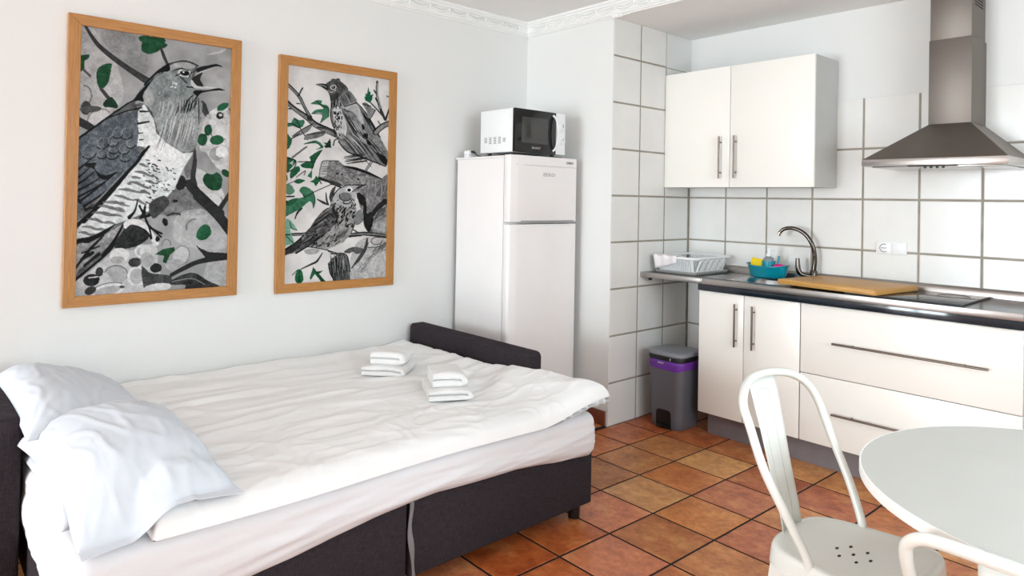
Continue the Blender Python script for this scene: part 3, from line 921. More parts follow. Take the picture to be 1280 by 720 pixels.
# dark board under the microwave
obj('board_mat', B().box(0.20, 0.500, -0.525, -0.16, FZ + 0.0045, FZ + 0.0115, 0.001), M['mat_board'], org=(0.37, -0.35, FZ + 0.0045), label='thin dark brown board under the microwave on the fridge', cat='board')
MZ = FZ + 0.024
mw = thing('microwave', 'white microwave with a black door and two dials on top of the fridge', 'microwave', (0.35, -0.345, FZ + 0.012))
my0, my1, mx0, mx1 = -0.556, -0.140, 0.195, 0.476
for fx_ in (0.23, 0.44):
    for fy_ in (-0.51, -0.19):
        obj('foot', B().lathe([(0, 0), (0.012, 0), (0.014, 0.012), (0, 0.012)], (fx_, fy_, FZ + 0.0118), 12), M['black_plastic'], mw)
bd = obj('body', B().box(mx0, mx1, my0, my1, MZ, MZ + 0.252, 0.005), M['white_plastic'], mw)
obj('side_panel', B().box(mx0 + 0.03, mx1 - 0.03, my0 - 0.0015, my0 + 0.002, MZ + 0.02, MZ + 0.225, 0.001), M['white_plastic'], bd)
for c_ in range(5):
    b = B()
    for k_ in range(5):
        if (c_ in (0, 4) and k_ == 0) or (c_ == 4 and k_ == 4): continue
        xx = mx0 + 0.042 + c_ * 0.042
        zz = MZ + 0.052 + k_ * 0.0085
        b.box(xx, xx + 0.024, my0 - 0.0022, my0 - 0.0014, zz, zz + 0.0035)
    obj('vent_column', b, M['badge_dark'], bd, smooth=False)
mdr = obj('door', B().box(mx1 + 0.001, mx1 + 0.030, my0 + 0.001, -0.222, MZ + 0.001, MZ + 0.251, 0.003), M['black_gloss'], mw, label='black glass door')
obj('door_edge', B().box(mx1 + 0.001, mx1 + 0.012, my0 - 0.0006, my0 + 0.001, MZ + 0.001, MZ + 0.251), M['white_plastic'], mdr, smooth=False)
obj('window', B().box(mx1 + 0.0295, mx1 + 0.0308, my0 + 0.055, -0.290, MZ + 0.055, MZ + 0.205, 0.0005), M['oven_window'], mdr, label='dark grey viewing window')
hp = spline([(mx1 + 0.030, -0.247, MZ + 0.232), (mx1 + 0.048, -0.236, MZ + 0.205), (mx1 + 0.058, -0.230, MZ + 0.125), (mx1 + 0.048, -0.236, MZ + 0.045), (mx1 + 0.030, -0.247, MZ + 0.018)], 6)
obj('handle', B().tube(hp, 0.011, 10, flat=0.6), M['white_plastic'], mdr, angle=60, label='curved white handle')
text_on(mdr, 'BRANDT', 0.018, -0.385, MZ + 0.028, mx1 + 0.0302, M['badge'])
pn = obj('control_panel', B().box(mx1 + 0.001, mx1 + 0.028, -0.220, my1, MZ + 0.001, MZ + 0.251, 0.003), M['white_plastic'], mw)
for z in (MZ + 0.165, MZ + 0.082):
    kn = obj('knob', B().tube([(mx1 + 0.028, -0.176, z), (mx1 + 0.033, -0.176, z), (mx1 + 0.034, -0.176, z), (mx1 + 0.046, -0.176, z)], [0.026, 0.026, 0.019, 0.018], 24), M['white_plastic'], mw)
    obj('pointer', B().box(mx1 + 0.0455, mx1 + 0.0475, -0.178, -0.174, z, z + 0.017), M['grey_strip'], kn, smooth=False)
    for q in range(7):
        a_ = math.radians(-30 + q * 40)
        obj('dial_mark', B().box(mx1 + 0.0278, mx1 + 0.0286, -0.176 + 0.031 * math.cos(a_) - 0.0015, -0.176 + 0.031 * math.cos(a_) + 0.0015, z + 0.031 * math.sin(a_) - 0.001, z + 0.031 * math.sin(a_) + 0.001), M['grey_strip'], pn, smooth=False)
# plug adaptor and cable end on the fridge
ad = thing('plug_adaptor', 'small white cube plug adaptor at the back of the fridge top', 'adaptor', (0.105, -0.568, FZ + 0.0005))
obj('cube', B().box(0.083, 0.127, -0.592, -0.546, FZ + 0.0005, FZ + 0.042, 0.005, 3), M['white_plastic'], ad)
obj('seam', B().box(0.0825, 0.1275, -0.5925, -0.5455, FZ + 0.018, FZ + 0.0195), M['grey_strip'], ad, smooth=False)
pc = thing('power_plug', 'black cable end lying beside the microwave on the fridge', 'plug', (0.16, -0.555, FZ + 0.001))
obj('plug_head', B().tube([(0.128, -0.568, FZ + 0.036), (0.145, -0.566, FZ + 0.034), (0.160, -0.564, FZ + 0.026)], [0.007, 0.009, 0.005], 10), M['black_plastic'], pc, angle=60)
obj('cable', B().tube(spline([(0.158, -0.564, FZ + 0.027), (0.175, -0.560, FZ + 0.012), (0.19, -0.53, FZ + 0.004), (0.17, -0.45, FZ + 0.004), (0.15, -0.36, FZ + 0.004), (0.17, -0.30, FZ + 0.030), (0.194, -0.29, FZ + 0.06)], 5), 0.0035, 8), M['black_plastic'], pc, angle=60)

# ------------------------------------------------------------------ framed bird prints
class Paint:
    """draws strokes and shapes onto a grid of the sheet; coordinates are in the print's own plane (given through its corners)"""
    def __init__(self, corners, w, h, nx, ny, base, seed):
        # homography from unit square (u right, v down) to drawing coordinates
        (x0, y0), (x1, y1), (x2, y2), (x3, y3) = corners
        dx1, dx2, dx3 = x1 - x2, x3 - x2, x0 - x1 + x2 - x3
        dy1, dy2, dy3 = y1 - y2, y3 - y2, y0 - y1 + y2 - y3
        den = dx1 * dy2 - dx2 * dy1
        g = (dx3 * dy2 - dx2 * dy3) / den; hh = (dx1 * dy3 - dx3 * dy1) / den
        u, v = np.meshgrid(np.linspace(0, 1, nx), np.linspace(0, 1, ny))
        wv = g * u + hh * v + 1
        self.X = ((x1 - x0 + g * x1) * u + (x3 - x0 + hh * x3) * v + x0) / wv
        self.Y = ((y1 - y0 + g * y1) * u + (y3 - y0 + hh * y3) * v + y0) / wv
        self.nx, self.ny, self.w, self.h = nx, ny, w, h
        self.C = np.empty((ny, nx, 3)); self.C[:] = base
        self.rng = np.random.RandomState(seed)
        self.n1 = self.cloud(7); self.n2 = self.cloud(22); self.n3 = self.rng.uniform(-1, 1, (ny, nx)); self.n4 = self.cloud(60)
        self.org = (0, 0, 1.0)
    def cloud(self, f):
        gy, gx = int(f * self.ny / self.nx) + 3, f + 3
        G_ = self.rng.uniform(-1, 1, (gy, gx))
        yy = np.linspace(0, gy - 2.001, self.ny); xx = np.linspace(0, gx - 2.001, self.nx)
        iy, ix_ = yy.astype(int), xx.astype(int)
        ty, tx = (yy - iy)[:, None], (xx - ix_)[None, :]
        ty, tx = ty * ty * (3 - 2 * ty), tx * tx * (3 - 2 * tx)
        a, b_ = G_[iy][:, ix_], G_[iy][:, ix_ + 1]
        c, d_ = G_[iy + 1][:, ix_], G_[iy + 1][:, ix_ + 1]
        return (a * (1 - tx) + b_ * tx) * (1 - ty) + (c * (1 - tx) + d_ * tx) * ty
    def at(self, ox, oy, s): self.org = (ox, oy, s); return self
    def T(self, pts):
        ox, oy, s = self.org
        return [(ox + p[0] / s, oy + p[1] / s) for p in pts]
    def col(self, c):
        return np.array((c, c, c), float) if isinstance(c, (int, float)) else np.array(c, float)
    def put(self, sl, mask, c, tex):
        c = self.col(c)
        t = (self.n2[sl] * 0.6 + self.n4[sl] * 0.7 + self.n3[sl] * 0.7) * tex * 1.35
        new = c[None, None, :] + t[..., None]
        m_ = mask[..., None]
        self.C[sl] = self.C[sl] * (1 - m_) + new * m_
    def win(self, xs, ys, pad):
        m_ = (self.X > min(xs) - pad) & (self.X < max(xs) + pad) & (self.Y > min(ys) - pad) & (self.Y < max(ys) + pad)
        r, c = np.where(m_.any(1))[0], np.where(m_.any(0))[0]
        if not len(r) or not len(c): return None
        return (slice(r[0], r[-1] + 1), slice(c[0], c[-1] + 1))
    def poly(self, c, pts, tex=10, smooth=True, alpha=1.0, raw=False, soft=0.0):
        P = pts if raw else self.T(pts)
        if smooth and len(P) > 3:
            Q = []
            k = len(P)
            for i in range(k):
                p0, p1, p2, p3 = (np.array(P[(i + q) % k]) for q in (-1, 0, 1, 2))
                for t in (0, 0.25, 0.5, 0.75):
                    Q.append(0.5 * (2 * p1 + (-p0 + p2) * t + (2 * p0 - 5 * p1 + 4 * p2 - p3) * t * t + (-p0 + 3 * p1 - 3 * p2 + p3) * t ** 3))
            P = Q
        xs, ys = [p[0] for p in P], [p[1] for p in P]
        sl = self.win(xs, ys, 2)
        if sl is None: return
        X, Y = self.X[sl], self.Y[sl]
        jx = self.n4[sl] * 0.35
        X = X + jx; Y = Y + self.n2[sl] * 0.3
        ins = np.zeros(X.shape, bool)
        k = len(P)
        for i in range(k):
            (xa, ya), (xb, yb) = P[i], P[(i + 1) % k]
            if ya == yb: continue
            cnd = ((ya > Y) != (yb > Y)) & (X < (xb - xa) * (Y - ya) / (yb - ya) + xa)
            ins ^= cnd
        self.put(sl, ins * float(alpha), c, tex)
    def ell(self, c, cx, cy, rx, ry, rot=0, tex=10, alpha=1.0):
        a = np.linspace(0, 2 * PI, 17)[:-1]
        ct, s_ = math.cos(math.radians(rot)), math.sin(math.radians(rot))
        self.poly(c, [(cx + rx * math.cos(t) * ct - ry * math.sin(t) * s_, cy + rx * math.cos(t) * s_ + ry * math.sin(t) * ct) for t in a], tex, True, alpha)
    def line(self, c, w, pts, tex=6, alpha=1.0, smooth=True, dry=0.0):
        P = self.T(pts); s = self.org[2]
        W = [w] * len(P) if isinstance(w, (int, float)) else list(w)
        if len(W) != len(P): W = list(np.interp(np.linspace(0, 1, len(P)), np.linspace(0, 1, len(W)), W))
        W = [x / s / 2 for x in W]
        if smooth and len(P) > 2:
            Q = spline(P, 4); W = list(np.interp(np.linspace(0, 1, len(Q)), np.linspace(0, 1, len(W)), W)); P = Q
        xs, ys = [p[0] for p in P], [p[1] for p in P]
        sl = self.win(xs, ys, max(W) + 2)
        if sl is None: return
        X, Y = self.X[sl] + self.n4[sl] * 0.2, self.Y[sl]
        mk = np.zeros(X.shape)
        for i in range(len(P) - 1):
            (xa, ya), (xb, yb) = P[i], P[i + 1]
            dx, dy = xb - xa, yb - ya
            L = dx * dx + dy * dy + 1e-9
            t = np.clip(((X - xa) * dx + (Y - ya) * dy) / L, 0, 1)
            dist = np.hypot(X - xa - t * dx, Y - ya - t * dy)
            ww = W[i] * (1 - t) + W[i + 1] * t
            mk = np.maximum(mk, np.clip((ww - dist) / 0.35 + 0.5, 0, 1))
        if dry: mk = mk * (self.n3[sl] > -1 + dry * 2)
        self.put(sl, mk * alpha, c, tex)
    def ring(self, c, w, cx, cy, rx, ry, a0=0, a1=360, rot=0, tex=5, alpha=1.0):
        ct, s_ = math.cos(math.radians(rot)), math.sin(math.radians(rot))
        pts = []
        for i in range(13):
            t = math.radians(a0 + (a1 - a0) * i / 12)
            pts.append((cx + rx * math.cos(t) * ct - ry * math.sin(t) * s_, cy + rx * math.cos(t) * s_ + ry * math.sin(t) * ct))
        self.line(c, w, pts, tex, alpha, smooth=False)
    def hatch(self, c, w, a, b_, d, n, jit, length=1.0, tex=4, alpha=0.9):
        """n strokes starting between a and b_, each going by vector d"""
        for i in range(n):
            t = (i + 0.5) / n
            j = self.rng.uniform(-1, 1, 4) * jit
            p = (a[0] + (b_[0] - a[0]) * t + j[0], a[1] + (b_[1] - a[1]) * t + j[1])
            l = length * (0.7 + 0.5 * self.rng.rand())
            q = (p[0] + d[0] * l + j[2], p[1] + d[1] * l + j[3])
            self.line(c, [w * 0.4, w, w * 0.3], [p, ((p[0] + q[0]) / 2 + jit * 0.3, (p[1] + q[1]) / 2), q], tex, alpha)
    def specks(self, c, poly_box, n, w, l, ang, alpha=1.0):
        (xa, ya, xb, yb) = poly_box
        for i in range(n):
            x_, y_ = self.rng.uniform(xa, xb), self.rng.uniform(ya, yb)
            a = math.radians(ang + self.rng.uniform(-15, 15)); ll = l * self.rng.uniform(0.5, 1.2)
            self.line(c, w * self.rng.uniform(0.6, 1.2), [(x_, y_), (x_ + ll * math.cos(a), y_ + ll * math.sin(a))], 3, alpha, smooth=False)
    def mesh(self, x, y0, y1, z0, z1):
        """flat sheet facing +x, u runs along +y, v runs down"""
        c = np.clip((self.C - 118) * 1.08 + 112 + (self.n3 * 6)[..., None], 4, 250) / 255.0
        c = np.where(c <= 0.04045, c / 12.92, ((c + 0.055) / 1.055) ** 2.4)
        U, V = np.meshgrid(np.linspace(y0, y1, self.nx), np.linspace(z1, z0, self.ny))
        co = np.stack([np.full(U.shape, x), U, V], -1).reshape(-1, 3)
        idx = np.arange(self.nx * self.ny).reshape(self.ny, self.nx)
        f = np.stack([idx[:-1, :-1], idx[1:, :-1], idx[1:, 1:], idx[:-1, 1:]], -1).reshape(-1, 4)
        me = bpy.data.meshes.new('print')
        me.vertices.add(len(co)); me.vertices.foreach_set('co', co.ravel())
        me.loops.add(f.size); me.loops.foreach_set('vertex_index', f.ravel().astype(np.int32))
        me.polygons.add(len(f)); me.polygons.foreach_set('loop_start', np.arange(0, f.size, 4, dtype=np.int32))
        me.update(calc_edges=True); me.validate()
        at = me.color_attributes.new('ink', 'FLOAT_COLOR', 'POINT')
        rgba = np.concatenate([c.reshape(-1, 3), np.ones((len(co), 1))], 1)
        at.data.foreach_set('color', rgba.ravel().astype(np.float32))
        return me

GR, GR2, GR3 = (28, 74, 48), (36, 88, 60), (62, 112, 86)

def paint_first():
    p = Paint([(97.9, 26.3), (288.5, 64.3), (286.4, 363.2), (96.5, 369.0)], 1, 1, 300, 540, (152, 152, 152), 5)
    p.C += (p.n1 * 16 + p.n2 * 10)[..., None]
    A = lambda: p.at(80, 0, 5.142)
    Bq = lambda: p.at(180, 20, 5.142)
    Cq = lambda: p.at(80, 130, 5.142)
    Dq = lambda: p.at(180, 130, 5.142)
    E = lambda: p.at(80, 250, 5.142)
    F = lambda: p.at(180, 250, 5.142)
    A()
    p.poly(182, [(92, 150), (200, 190), (250, 300), (330, 400), (380, 600), (300, 700), (92, 720)], 16, alpha=0.65)
    p.poly(128, [(230, 180), (480, 230), (560, 330), (520, 470), (400, 400), (300, 330)], 18, alpha=0.5)
    p.line(60, [14, 26, 32, 34, 42, 46], [(120, 135), (200, 260), (290, 345), (400, 430), (500, 500), (545, 530)], 8)
    p.poly(GR, [(470, 235), (505, 225), (560, 235), (617, 240), (645, 265), (617, 310), (590, 335), (545, 345), (520, 325), (530, 290), (490, 265)])
    p.poly(GR, [(88, 335), (158, 332), (155, 360), (128, 372), (125, 430), (88, 455)], smooth=False)
    p.line(84, [16, 14], [(120, 430), (165, 475)])
    p.poly(GR, [(203, 465), (215, 425), (255, 400), (300, 398), (298, 440), (280, 520), (245, 560), (215, 540)])
    p.line(64, [20, 24, 18], [(235, 560), (275, 610), (310, 650)])
    p.poly((24, 58, 40), [(250, 655), (275, 625), (310, 620), (345, 670), (335, 690), (300, 682), (262, 680)])
    p.ell(172, 130, 590, 42, 55); p.ring(112, 9, 125, 600, 50, 65, -90, 60); p.ell(70, 140, 680, 34, 45); p.ell(190, 230, 700, 50, 20)
    Bq()
    p.poly(GR, [(-10, 140), (60, 130), (104, 135), (112, 165), (145, 190), (110, 212), (75, 205), (45, 242), (5, 238), (-25, 210)])
    p.line(58, [14, 22, 18], [(98, 205), (120, 260), (142, 310)])
    p.poly(200, [(390, 260), (470, 245), (515, 225), (500, 250), (440, 262)], alpha=0.6)
    p.poly(66, [(345, 560), (385, 568), (410, 620), (432, 682), (398, 668), (358, 610)])
    p.poly(GR2, [(462, 625), (485, 590), (520, 578), (540, 590), (515, 625), (480, 640)])
    p.ell(40, 487, 660, 27, 24); p.ell(185, 487, 655, 14, 8); p.ell(52, 548, 636, 18, 20)
    Cq()
    p.ell(190, 215, 90, 78, 60, -25); p.ring(120, 8, 225, 80, 75, 55, 180, 350, -20); p.ell(84, 170, 20, 70, 22)
    p.line(52, [52, 50, 44], [(85, 90), (150, 125), (210, 165)])
    # background to the right of the bird
    Dq()
    p.poly(205, [(400, 90), (545, 60), (552, 460), (470, 430), (400, 330), (360, 300)], 18, alpha=0.75)
    p.ell(200, 500, 200, 55, 45); p.ell(150, 470, 340, 50, 45); p.ell(215, 500, 330, 40, 35); p.ring(120, 7, 490, 205, 60, 50, 60, 200)
    p.poly(196, [(330, 440), (400, 460), (520, 600), (480, 700), (420, 640), (350, 560)], 14, alpha=0.8)
    p.poly(112, [(180, 570), (290, 560), (470, 720), (100, 720), (120, 640)], 18, alpha=0.9)
    p.ell(200, 440, 640, 62, 42, 30); p.ring(140, 8, 445, 640, 70, 48, -60, 160, 30)
    F()
    p.poly(190, [(230, 100), (420, 90), (545, 240), (545, 330), (350, 330), (200, 260)], 16, alpha=0.5)
    p.poly(172, [(430, 410), (545, 410), (545, 580), (400, 560)], 12, alpha=0.8)
    p.poly(GR2, [(345, 255), (352, 215), (385, 180), (420, 182), (442, 225), (420, 262), (375, 278)])
    p.line(46, [62, 60, 60], [(350, -10), (480, 120), (560, 225)])
    Dq()
    p.line(56, [12, 30, 34, 48], [(326, 305), (328, 390), (318, 480), (325, 545)])
    p.line(46, [52, 62, 66], [(290, 525), (370, 615), (490, 730)])
    p.line(50, [26, 34], [(555, 600), (490, 700)])
    p.poly(112, [(262, 420), (300, 370), (318, 350), (300, 470), (275, 490)])
    p.ell((38, 38, 40), 238, 518, 37, 48)
    p.ell(GR, 375, 245, 32, 40); p.ell(GR, 410, 185, 25, 36); p.ell(GR2, 467, 253, 44, 32); p.ell(GR2, 500, 40, 38, 22, -25)
    p.poly(GR, [(380, 500), (402, 465), (440, 474), (472, 462), (505, 500), (500, 558), (478, 580), (430, 570), (395, 540)]); p.ell(GR, 527, 468, 32, 20, 40)
    p.ell(40, 485, 95, 24, 22); p.ell(190, 488, 92, 12, 8)
    # body
    Bq(); body = []
    def add(q, pts):
        q(); body.extend(p.T(pts))
    add(Bq, [(340, 330), (300, 305), (240, 294), (170, 308), (100, 338), (60, 383)])
    add(A, [(560, 500), (510, 560), (440, 640), (320, 715)])
    add(Cq, [(280, 80), (200, 140), (85, 215), (80, 500)])
    add(E, [(80, 100), (80, 510), (200, 420), (310, 330), (370, 220), (430, 130), (540, 120)])
    add(F, [(30, 100), (130, 20)])
    add(Dq, [(150, 650), (200, 560), (258, 425), (320, 330), (348, 245), (352, 150)])
    add(Bq, [(352, 600), (330, 525), (318, 490), (300, 440)])
    p.poly(100, body, 20, smooth=False, raw=True)
    br = []
    def addb(q, pts):
        q(); br.extend(p.T(pts))
    addb(Cq, [(470, 50), (482, 190), (470, 270), (545, 285), (400, 470), (250, 640)])
    addb(E, [(90, 180), (90, 235), (200, 225), (330, 155), (425, 125)])
    addb(F, [(60, 70)])
    addb(Dq, [(110, 650), (200, 560), (258, 425), (320, 325), (250, 330), (150, 260), (80, 190), (60, 100), (0, 0)])
    p.poly((206, 210, 210), br, 16, smooth=False, raw=True)
    Cq(); p.poly((92, 98, 104), [(95, 215), (280, 80), (470, 40), (480, 190), (470, 270), (500, 330), (380, 470), (88, 700), (88, 400)], 20, smooth=False)
    Bq()
    p.poly((128, 134, 134), [(-40, 480), (60, 400), (120, 372), (200, 350), (300, 345), (300, 420), (310, 480), (330, 520), (352, 600), (350, 720), (100, 720), (60, 600), (-20, 560)], 18)
    p.poly(165, [(-60, 560), (20, 470), (60, 520), (60, 620), (0, 560)], 14, alpha=0.8)
    Dq(); p.poly((138, 142, 142), [(60, -20), (352, -20), (350, 150), (345, 245), (310, 315), (250, 320), (150, 255), (90, 170)], 16)
    p.poly(225, [(20, 250), (100, 240), (240, 320), (270, 350), (230, 420), (100, 420), (10, 350)], 10, alpha=0.75)
    Bq()
    p.poly(158, [(160, 325), (240, 303), (320, 330), (300, 350), (220, 340), (120, 372)], 12)
    p.poly(20, [(55, 388), (100, 345), (150, 316), (158, 358), (100, 366)], 4)
    p.line(16, [14, 12, 12], [(0, 442), (60, 378), (110, 338), (152, 314)]); p.line(18, 7, [(150, 313), (240, 296), (300, 311), (342, 334)])
    p.ell(196, 256, 376, 46, 26, 12); p.ell(14, 256, 376, 31, 17, 12, 3); p.ell(235, 249, 369, 6, 4, 0, 2)
    p.line(22, [4, 8, 5], [(186, 356), (230, 346), (280, 362)]); p.line(22, [9, 6], [(200, 392), (240, 372)], 3)
    p.line(30, [14, 10], [(232, 402), (268, 440)], dry=0.3); p.line(30, [10, 8], [(300, 372), (286, 400)]); p.line(25, 9, [(270, 466), (335, 474)])
    p.poly(32, [(325, 362), (345, 342), (400, 332), (455, 324), (498, 346), (450, 342), (400, 358), (350, 376)], 4)
    p.poly(178, [(345, 376), (400, 358), (450, 344), (475, 342), (430, 352), (380, 372), (320, 396)], 5)
    p.poly((44, 42, 42), [(298, 425), (318, 398), (370, 378), (355, 420), (376, 466), (330, 462)], 4)
    p.poly(188, [(300, 420), (292, 440), (320, 476), (390, 482), (470, 484), (410, 470), (335, 462)], 5)
    p.poly(24, [(312, 502), (330, 490), (400, 492), (470, 483), (514, 499), (440, 499), (372, 507), (340, 526)], 4)
    p.poly(18, [(312, 505), (352, 508), (342, 532), (325, 520)], 3)
    p.specks(225, (165, 425, 215, 475), 9, 6, 5, 30)
    p.hatch(30, 7, (215, 560), (345, 530), (-14, 85), 9, 8); p.hatch(205, 5, (100, 560), (330, 560), (-25, 110), 14, 14, alpha=0.7)
    p.hatch(60, 5, (70, 480), (200, 520), (-30, 60), 8, 14, alpha=0.6)
    p.line(26, [4, 7, 4], [(345, 540), (348, 600), (352, 720)]); p.line(20, 8, [(262, 600), (285, 545), (310, 525)]); p.line(26, 7, [(290, 620), (310, 570), (335, 530)])
    Dq()
    p.hatch(92, 5, (120, 150), (340, 120), (-45, 150), 18, 12, alpha=0.7); p.hatch(215, 5, (120, 100), (340, 100), (-40, 160), 18, 14, alpha=0.75)
    p.hatch(24, 8, (200, 40), (330, 0), (-12, 50), 8, 8)
    # wing
    A(); p.poly(18, [(310, 715), (440, 638), (470, 600), (540, 530), (575, 500), (505, 610), (512, 655), (450, 648)], 4)
    Cq()
    p.line(15, [15, 15, 13, 12], [(88, 212), (200, 135), (300, 65), (410, -8)]); p.line(20, [8, 10, 8], [(270, 88), (400, 42), (500, 24)])
    for (cx, cy, r) in ((405, 195, 36), (345, 190, 33), (318, 240, 35), (250, 252, 36), (325, 288, 33), (390, 293, 34), (315, 322, 36), (165, 305, 45), (400, 342, 33), (432, 262, 28), (250, 320, 30)):
        p.ring(165, 6, cx, cy - 8, r * 0.9, r, 100, 260, tex=4, alpha=0.55)
        p.ring(22, 8, cx, cy, r, r * 0.8, 10, 150, tex=3)
    p.specks(160, (110, 150, 460, 380), 40, 4, 16, 100, 0.5)
    p.poly(20, [(145, 372), (212, 368), (205, 400), (232, 438), (290, 450), (352, 428), (285, 482), (230, 462), (200, 412), (150, 392)], 4)
    for a_, b_ in (((85, 415), (185, 338)), ((85, 468), (172, 398)), ((92, 505), (200, 428)), ((92, 545), (250, 460)), ((100, 585), (300, 475)), ((110, 615), (340, 440)), ((140, 645), (310, 530)), ((150, 672), (290, 580)), ((105, 600), (130, 625)), ((140, 640), (165, 668))):
        p.line(16, [16, 12, 5], [a_, ((a_[0] + b_[0]) / 2 - 6, (a_[1] + b_[1]) / 2 + 8), b_], 4)
    p.line(160, [6, 10, 5], [(190, 655), (290, 545), (390, 440)], alpha=0.7)
    p.line(12, [44, 38, 30, 22, 20, 26, 14], [(140, 735), (250, 622), (350, 512), (420, 432), (470, 380), (510, 320), (548, 276)], 4)
    for q in ((478, 126, 545, 116, 15), (488, 48, 542, 50, 13), (480, 190, 506, 187, 8), (488, 232, 512, 230, 9)):
        p.line(14, [q[4], q[4] * 0.7], [(q[0], q[1]), (q[2], q[3])], 3)
    for (a0, b0, a1, b1) in ((430, 500, 565, 548), (462, 435, 600, 476), (360, 545, 525, 574), (335, 585, 460, 620), (300, 622, 430, 655), (270, 655, 400, 690), (240, 690, 350, 715), (490, 388, 548, 408), (530, 498, 600, 518), (440, 470, 500, 478), (415, 510, 440, 515), (500, 560, 560, 580), (460, 615, 540, 650)):
        p.line(104, [8, 20, 14, 7], [(a0, b0), (a0 + (a1 - a0) * 0.35, b0 + (b1 - b0) * 0.2), (a0 + (a1 - a0) * 0.7, b0 + (b1 - b0) * 0.75), (a1, b1)], 12, 0.9)
    p.specks(50, (530, 340, 617, 660), 26, 9, 9, 20)
    Dq(); p.specks(60, (0, 390, 200, 640), 42, 7, 12, 25)
    E()
    for (a0, b0, a1, b1) in ((225, 30, 395, 62), (190, 72, 380, 102), (160, 112, 340, 150), (130, 160, 290, 190), (110, 195, 230, 222), (260, 8, 400, 20)):
        p.line(108, [8, 20, 14, 18, 7], [(a0, b0), (a0 + (a1 - a0) * 0.3, b0 + (b1 - b0) * 0.1), (a0 + (a1 - a0) * 0.55, b0 + (b1 - b0) * 0.65), (a0 + (a1 - a0) * 0.8, b0 + (b1 - b0) * 0.7), (a1, b1)], 14, 0.9)
    p.line(16, [22, 18, 14], [(85, 165), (160, 90), (240, 10)])
    p.line(200, [6, 5], [(95, 130), (190, 50)], alpha=0.6)
    p.poly(16, [(85, 245), (200, 218), (300, 172), (345, 148), (290, 205), (200, 252), (120, 276), (85, 276)], 4)
    p.poly(150, [(90, 285), (190, 262), (290, 212), (380, 160), (330, 260), (250, 330), (120, 430), (90, 470)], 22)
    p.line(16, [14, 20, 10], [(85, 435), (180, 310), (270, 222)]); p.line(20, [16, 24, 12], [(260, 350), (330, 270), (390, 160)])
    p.line(18, [10, 10], [(130, 330), (240, 290)]); p.line(30, [20, 24], [(130, 370), (200, 330)]); p.line(30, [18, 24], [(150, 410), (240, 340)])
    p.line(16, [18, 16, 16, 14], [(85, 505), (200, 415), (310, 320), (350, 250)])
    p.poly((44, 44, 44), [(385, 205), (415, 165), (470, 160), (542, 190), (556, 245), (500, 292), (460, 322), (380, 312), (335, 292)], 14)
    p.poly(206, [(395, 150), (425, 125), (475, 125), (540, 155), (590, 225), (625, 285), (590, 300), (555, 225), (500, 175), (440, 160), (405, 185)], 12)
    p.line(18, [12, 16, 12], [(535, 135), (568, 185), (640, 225)]); p.line(20, [6, 10, 12], [(480, 168), (540, 205), (572, 255)])
    p.line(14, [26, 14, 6], [(430, 112), (465, 70), (482, 0)]); p.line(14, [14, 28, 10], [(500, 118), (520, 100), (530, 40)]); p.line(14, [14, 24, 16], [(515, 115), (560, 100), (617, 55)])
    # blossom
    p.poly(196, [(200, 440), (330, 340), (480, 300), (600, 300), (617, 420), (617, 610), (88, 610), (88, 520)], 12, alpha=0.7)
    p.ell(205, 372, 352, 62, 46); p.ell(160, 358, 382, 46, 24); p.ell(205, 520, 332, 54, 44); p.ell(165, 516, 338, 34, 28)
    p.poly(164, [(280, 440), (340, 418), (400, 440), (416, 510), (350, 532), (310, 482)], 8); p.ring(112, 8, 350, 480, 75, 62, 200, 380)
    p.ell(208, 485, 490, 62, 66); p.ell(170, 485, 492, 44, 52); p.ell(208, 300, 572, 110, 42, -10); p.ell(165, 300, 578, 85, 28, -10); p.ring(110, 6, 300, 572, 110, 42, 180, 330, -10)
    p.ell(40, 196, 505, 52, 40); p.line(190, 8, [(180, 490), (235, 485)]); p.ell(62, 470, 402, 42, 30); p.ell(64, 190, 572, 38, 26, -20); p.ell(54, 245, 455, 24, 30)
    p.ell(44, 602, 442, 34, 30); p.ell(165, 562, 395, 34, 40); p.ell(70, 392, 556, 18, 10); p.ring(190, 8, 480, 575, 40, 25, 0, 360)
    F()
    p.ell(188, 250, 370, 52, 62, 20); p.ell(164, 215, 430, 62, 40); p.ring(130, 7, 250, 370, 52, 62, 200, 420, 20); p.ring(120, 8, 155, 300, 28, 38, 180, 360)
    p.ring(110, 8, 330, 195, 50, 55, 170, 280); p.ell(195, 20, 330, 34, 40)
    p.poly((26, 70, 42), [(82, 357), (130, 326), (208, 314), (207, 340), (180, 362), (157, 416), (134, 410), (140, 368)], smooth=False)
    p.ell(30, 145, 150, 18, 27, -25); p.ell(44, 206, 18, 18, 11); p.line(50, 12, [(160, 110), (200, 97), (240, 105)]); p.poly(70, [(40, 30), (130, -20), (170, 30), (100, 110), (60, 120)], 12)
    p.line(20, [14, 12, 10], [(-20, 40), (40, 170), (60, 250)]); p.line(20, [10, 12], [(50, 180), (120, 245)]); p.ell(30, 98, 258, 14, 20)
    p.poly(72, [(0, 430), (50, 470), (100, 482), (180, 498), (190, 540), (100, 556), (30, 580), (10, 545)], 12)
    p.ell(42, 92, 444, 37, 29); p.ell(196, 100, 572, 92, 28, -6)
    p.line(46, [24, 30, 30, 36, 44], [(190, 492), (280, 447), (350, 418), (430, 402), (560, 386)]); p.poly(44, [(343, 308), (380, 332), (440, 356), (560, 368), (560, 405), (430, 402), (392, 372)], 5)
    p.poly(54, [(185, 530), (280, 488), (350, 490), (425, 540), (500, 585), (290, 590), (280, 560), (190, 556)], 14); p.line(150, 7, [(200, 535), (320, 520), (400, 560)], alpha=0.7)
    p.ell(150, 30, 390, 40, 50, 0, 8, 0.6)
    return p

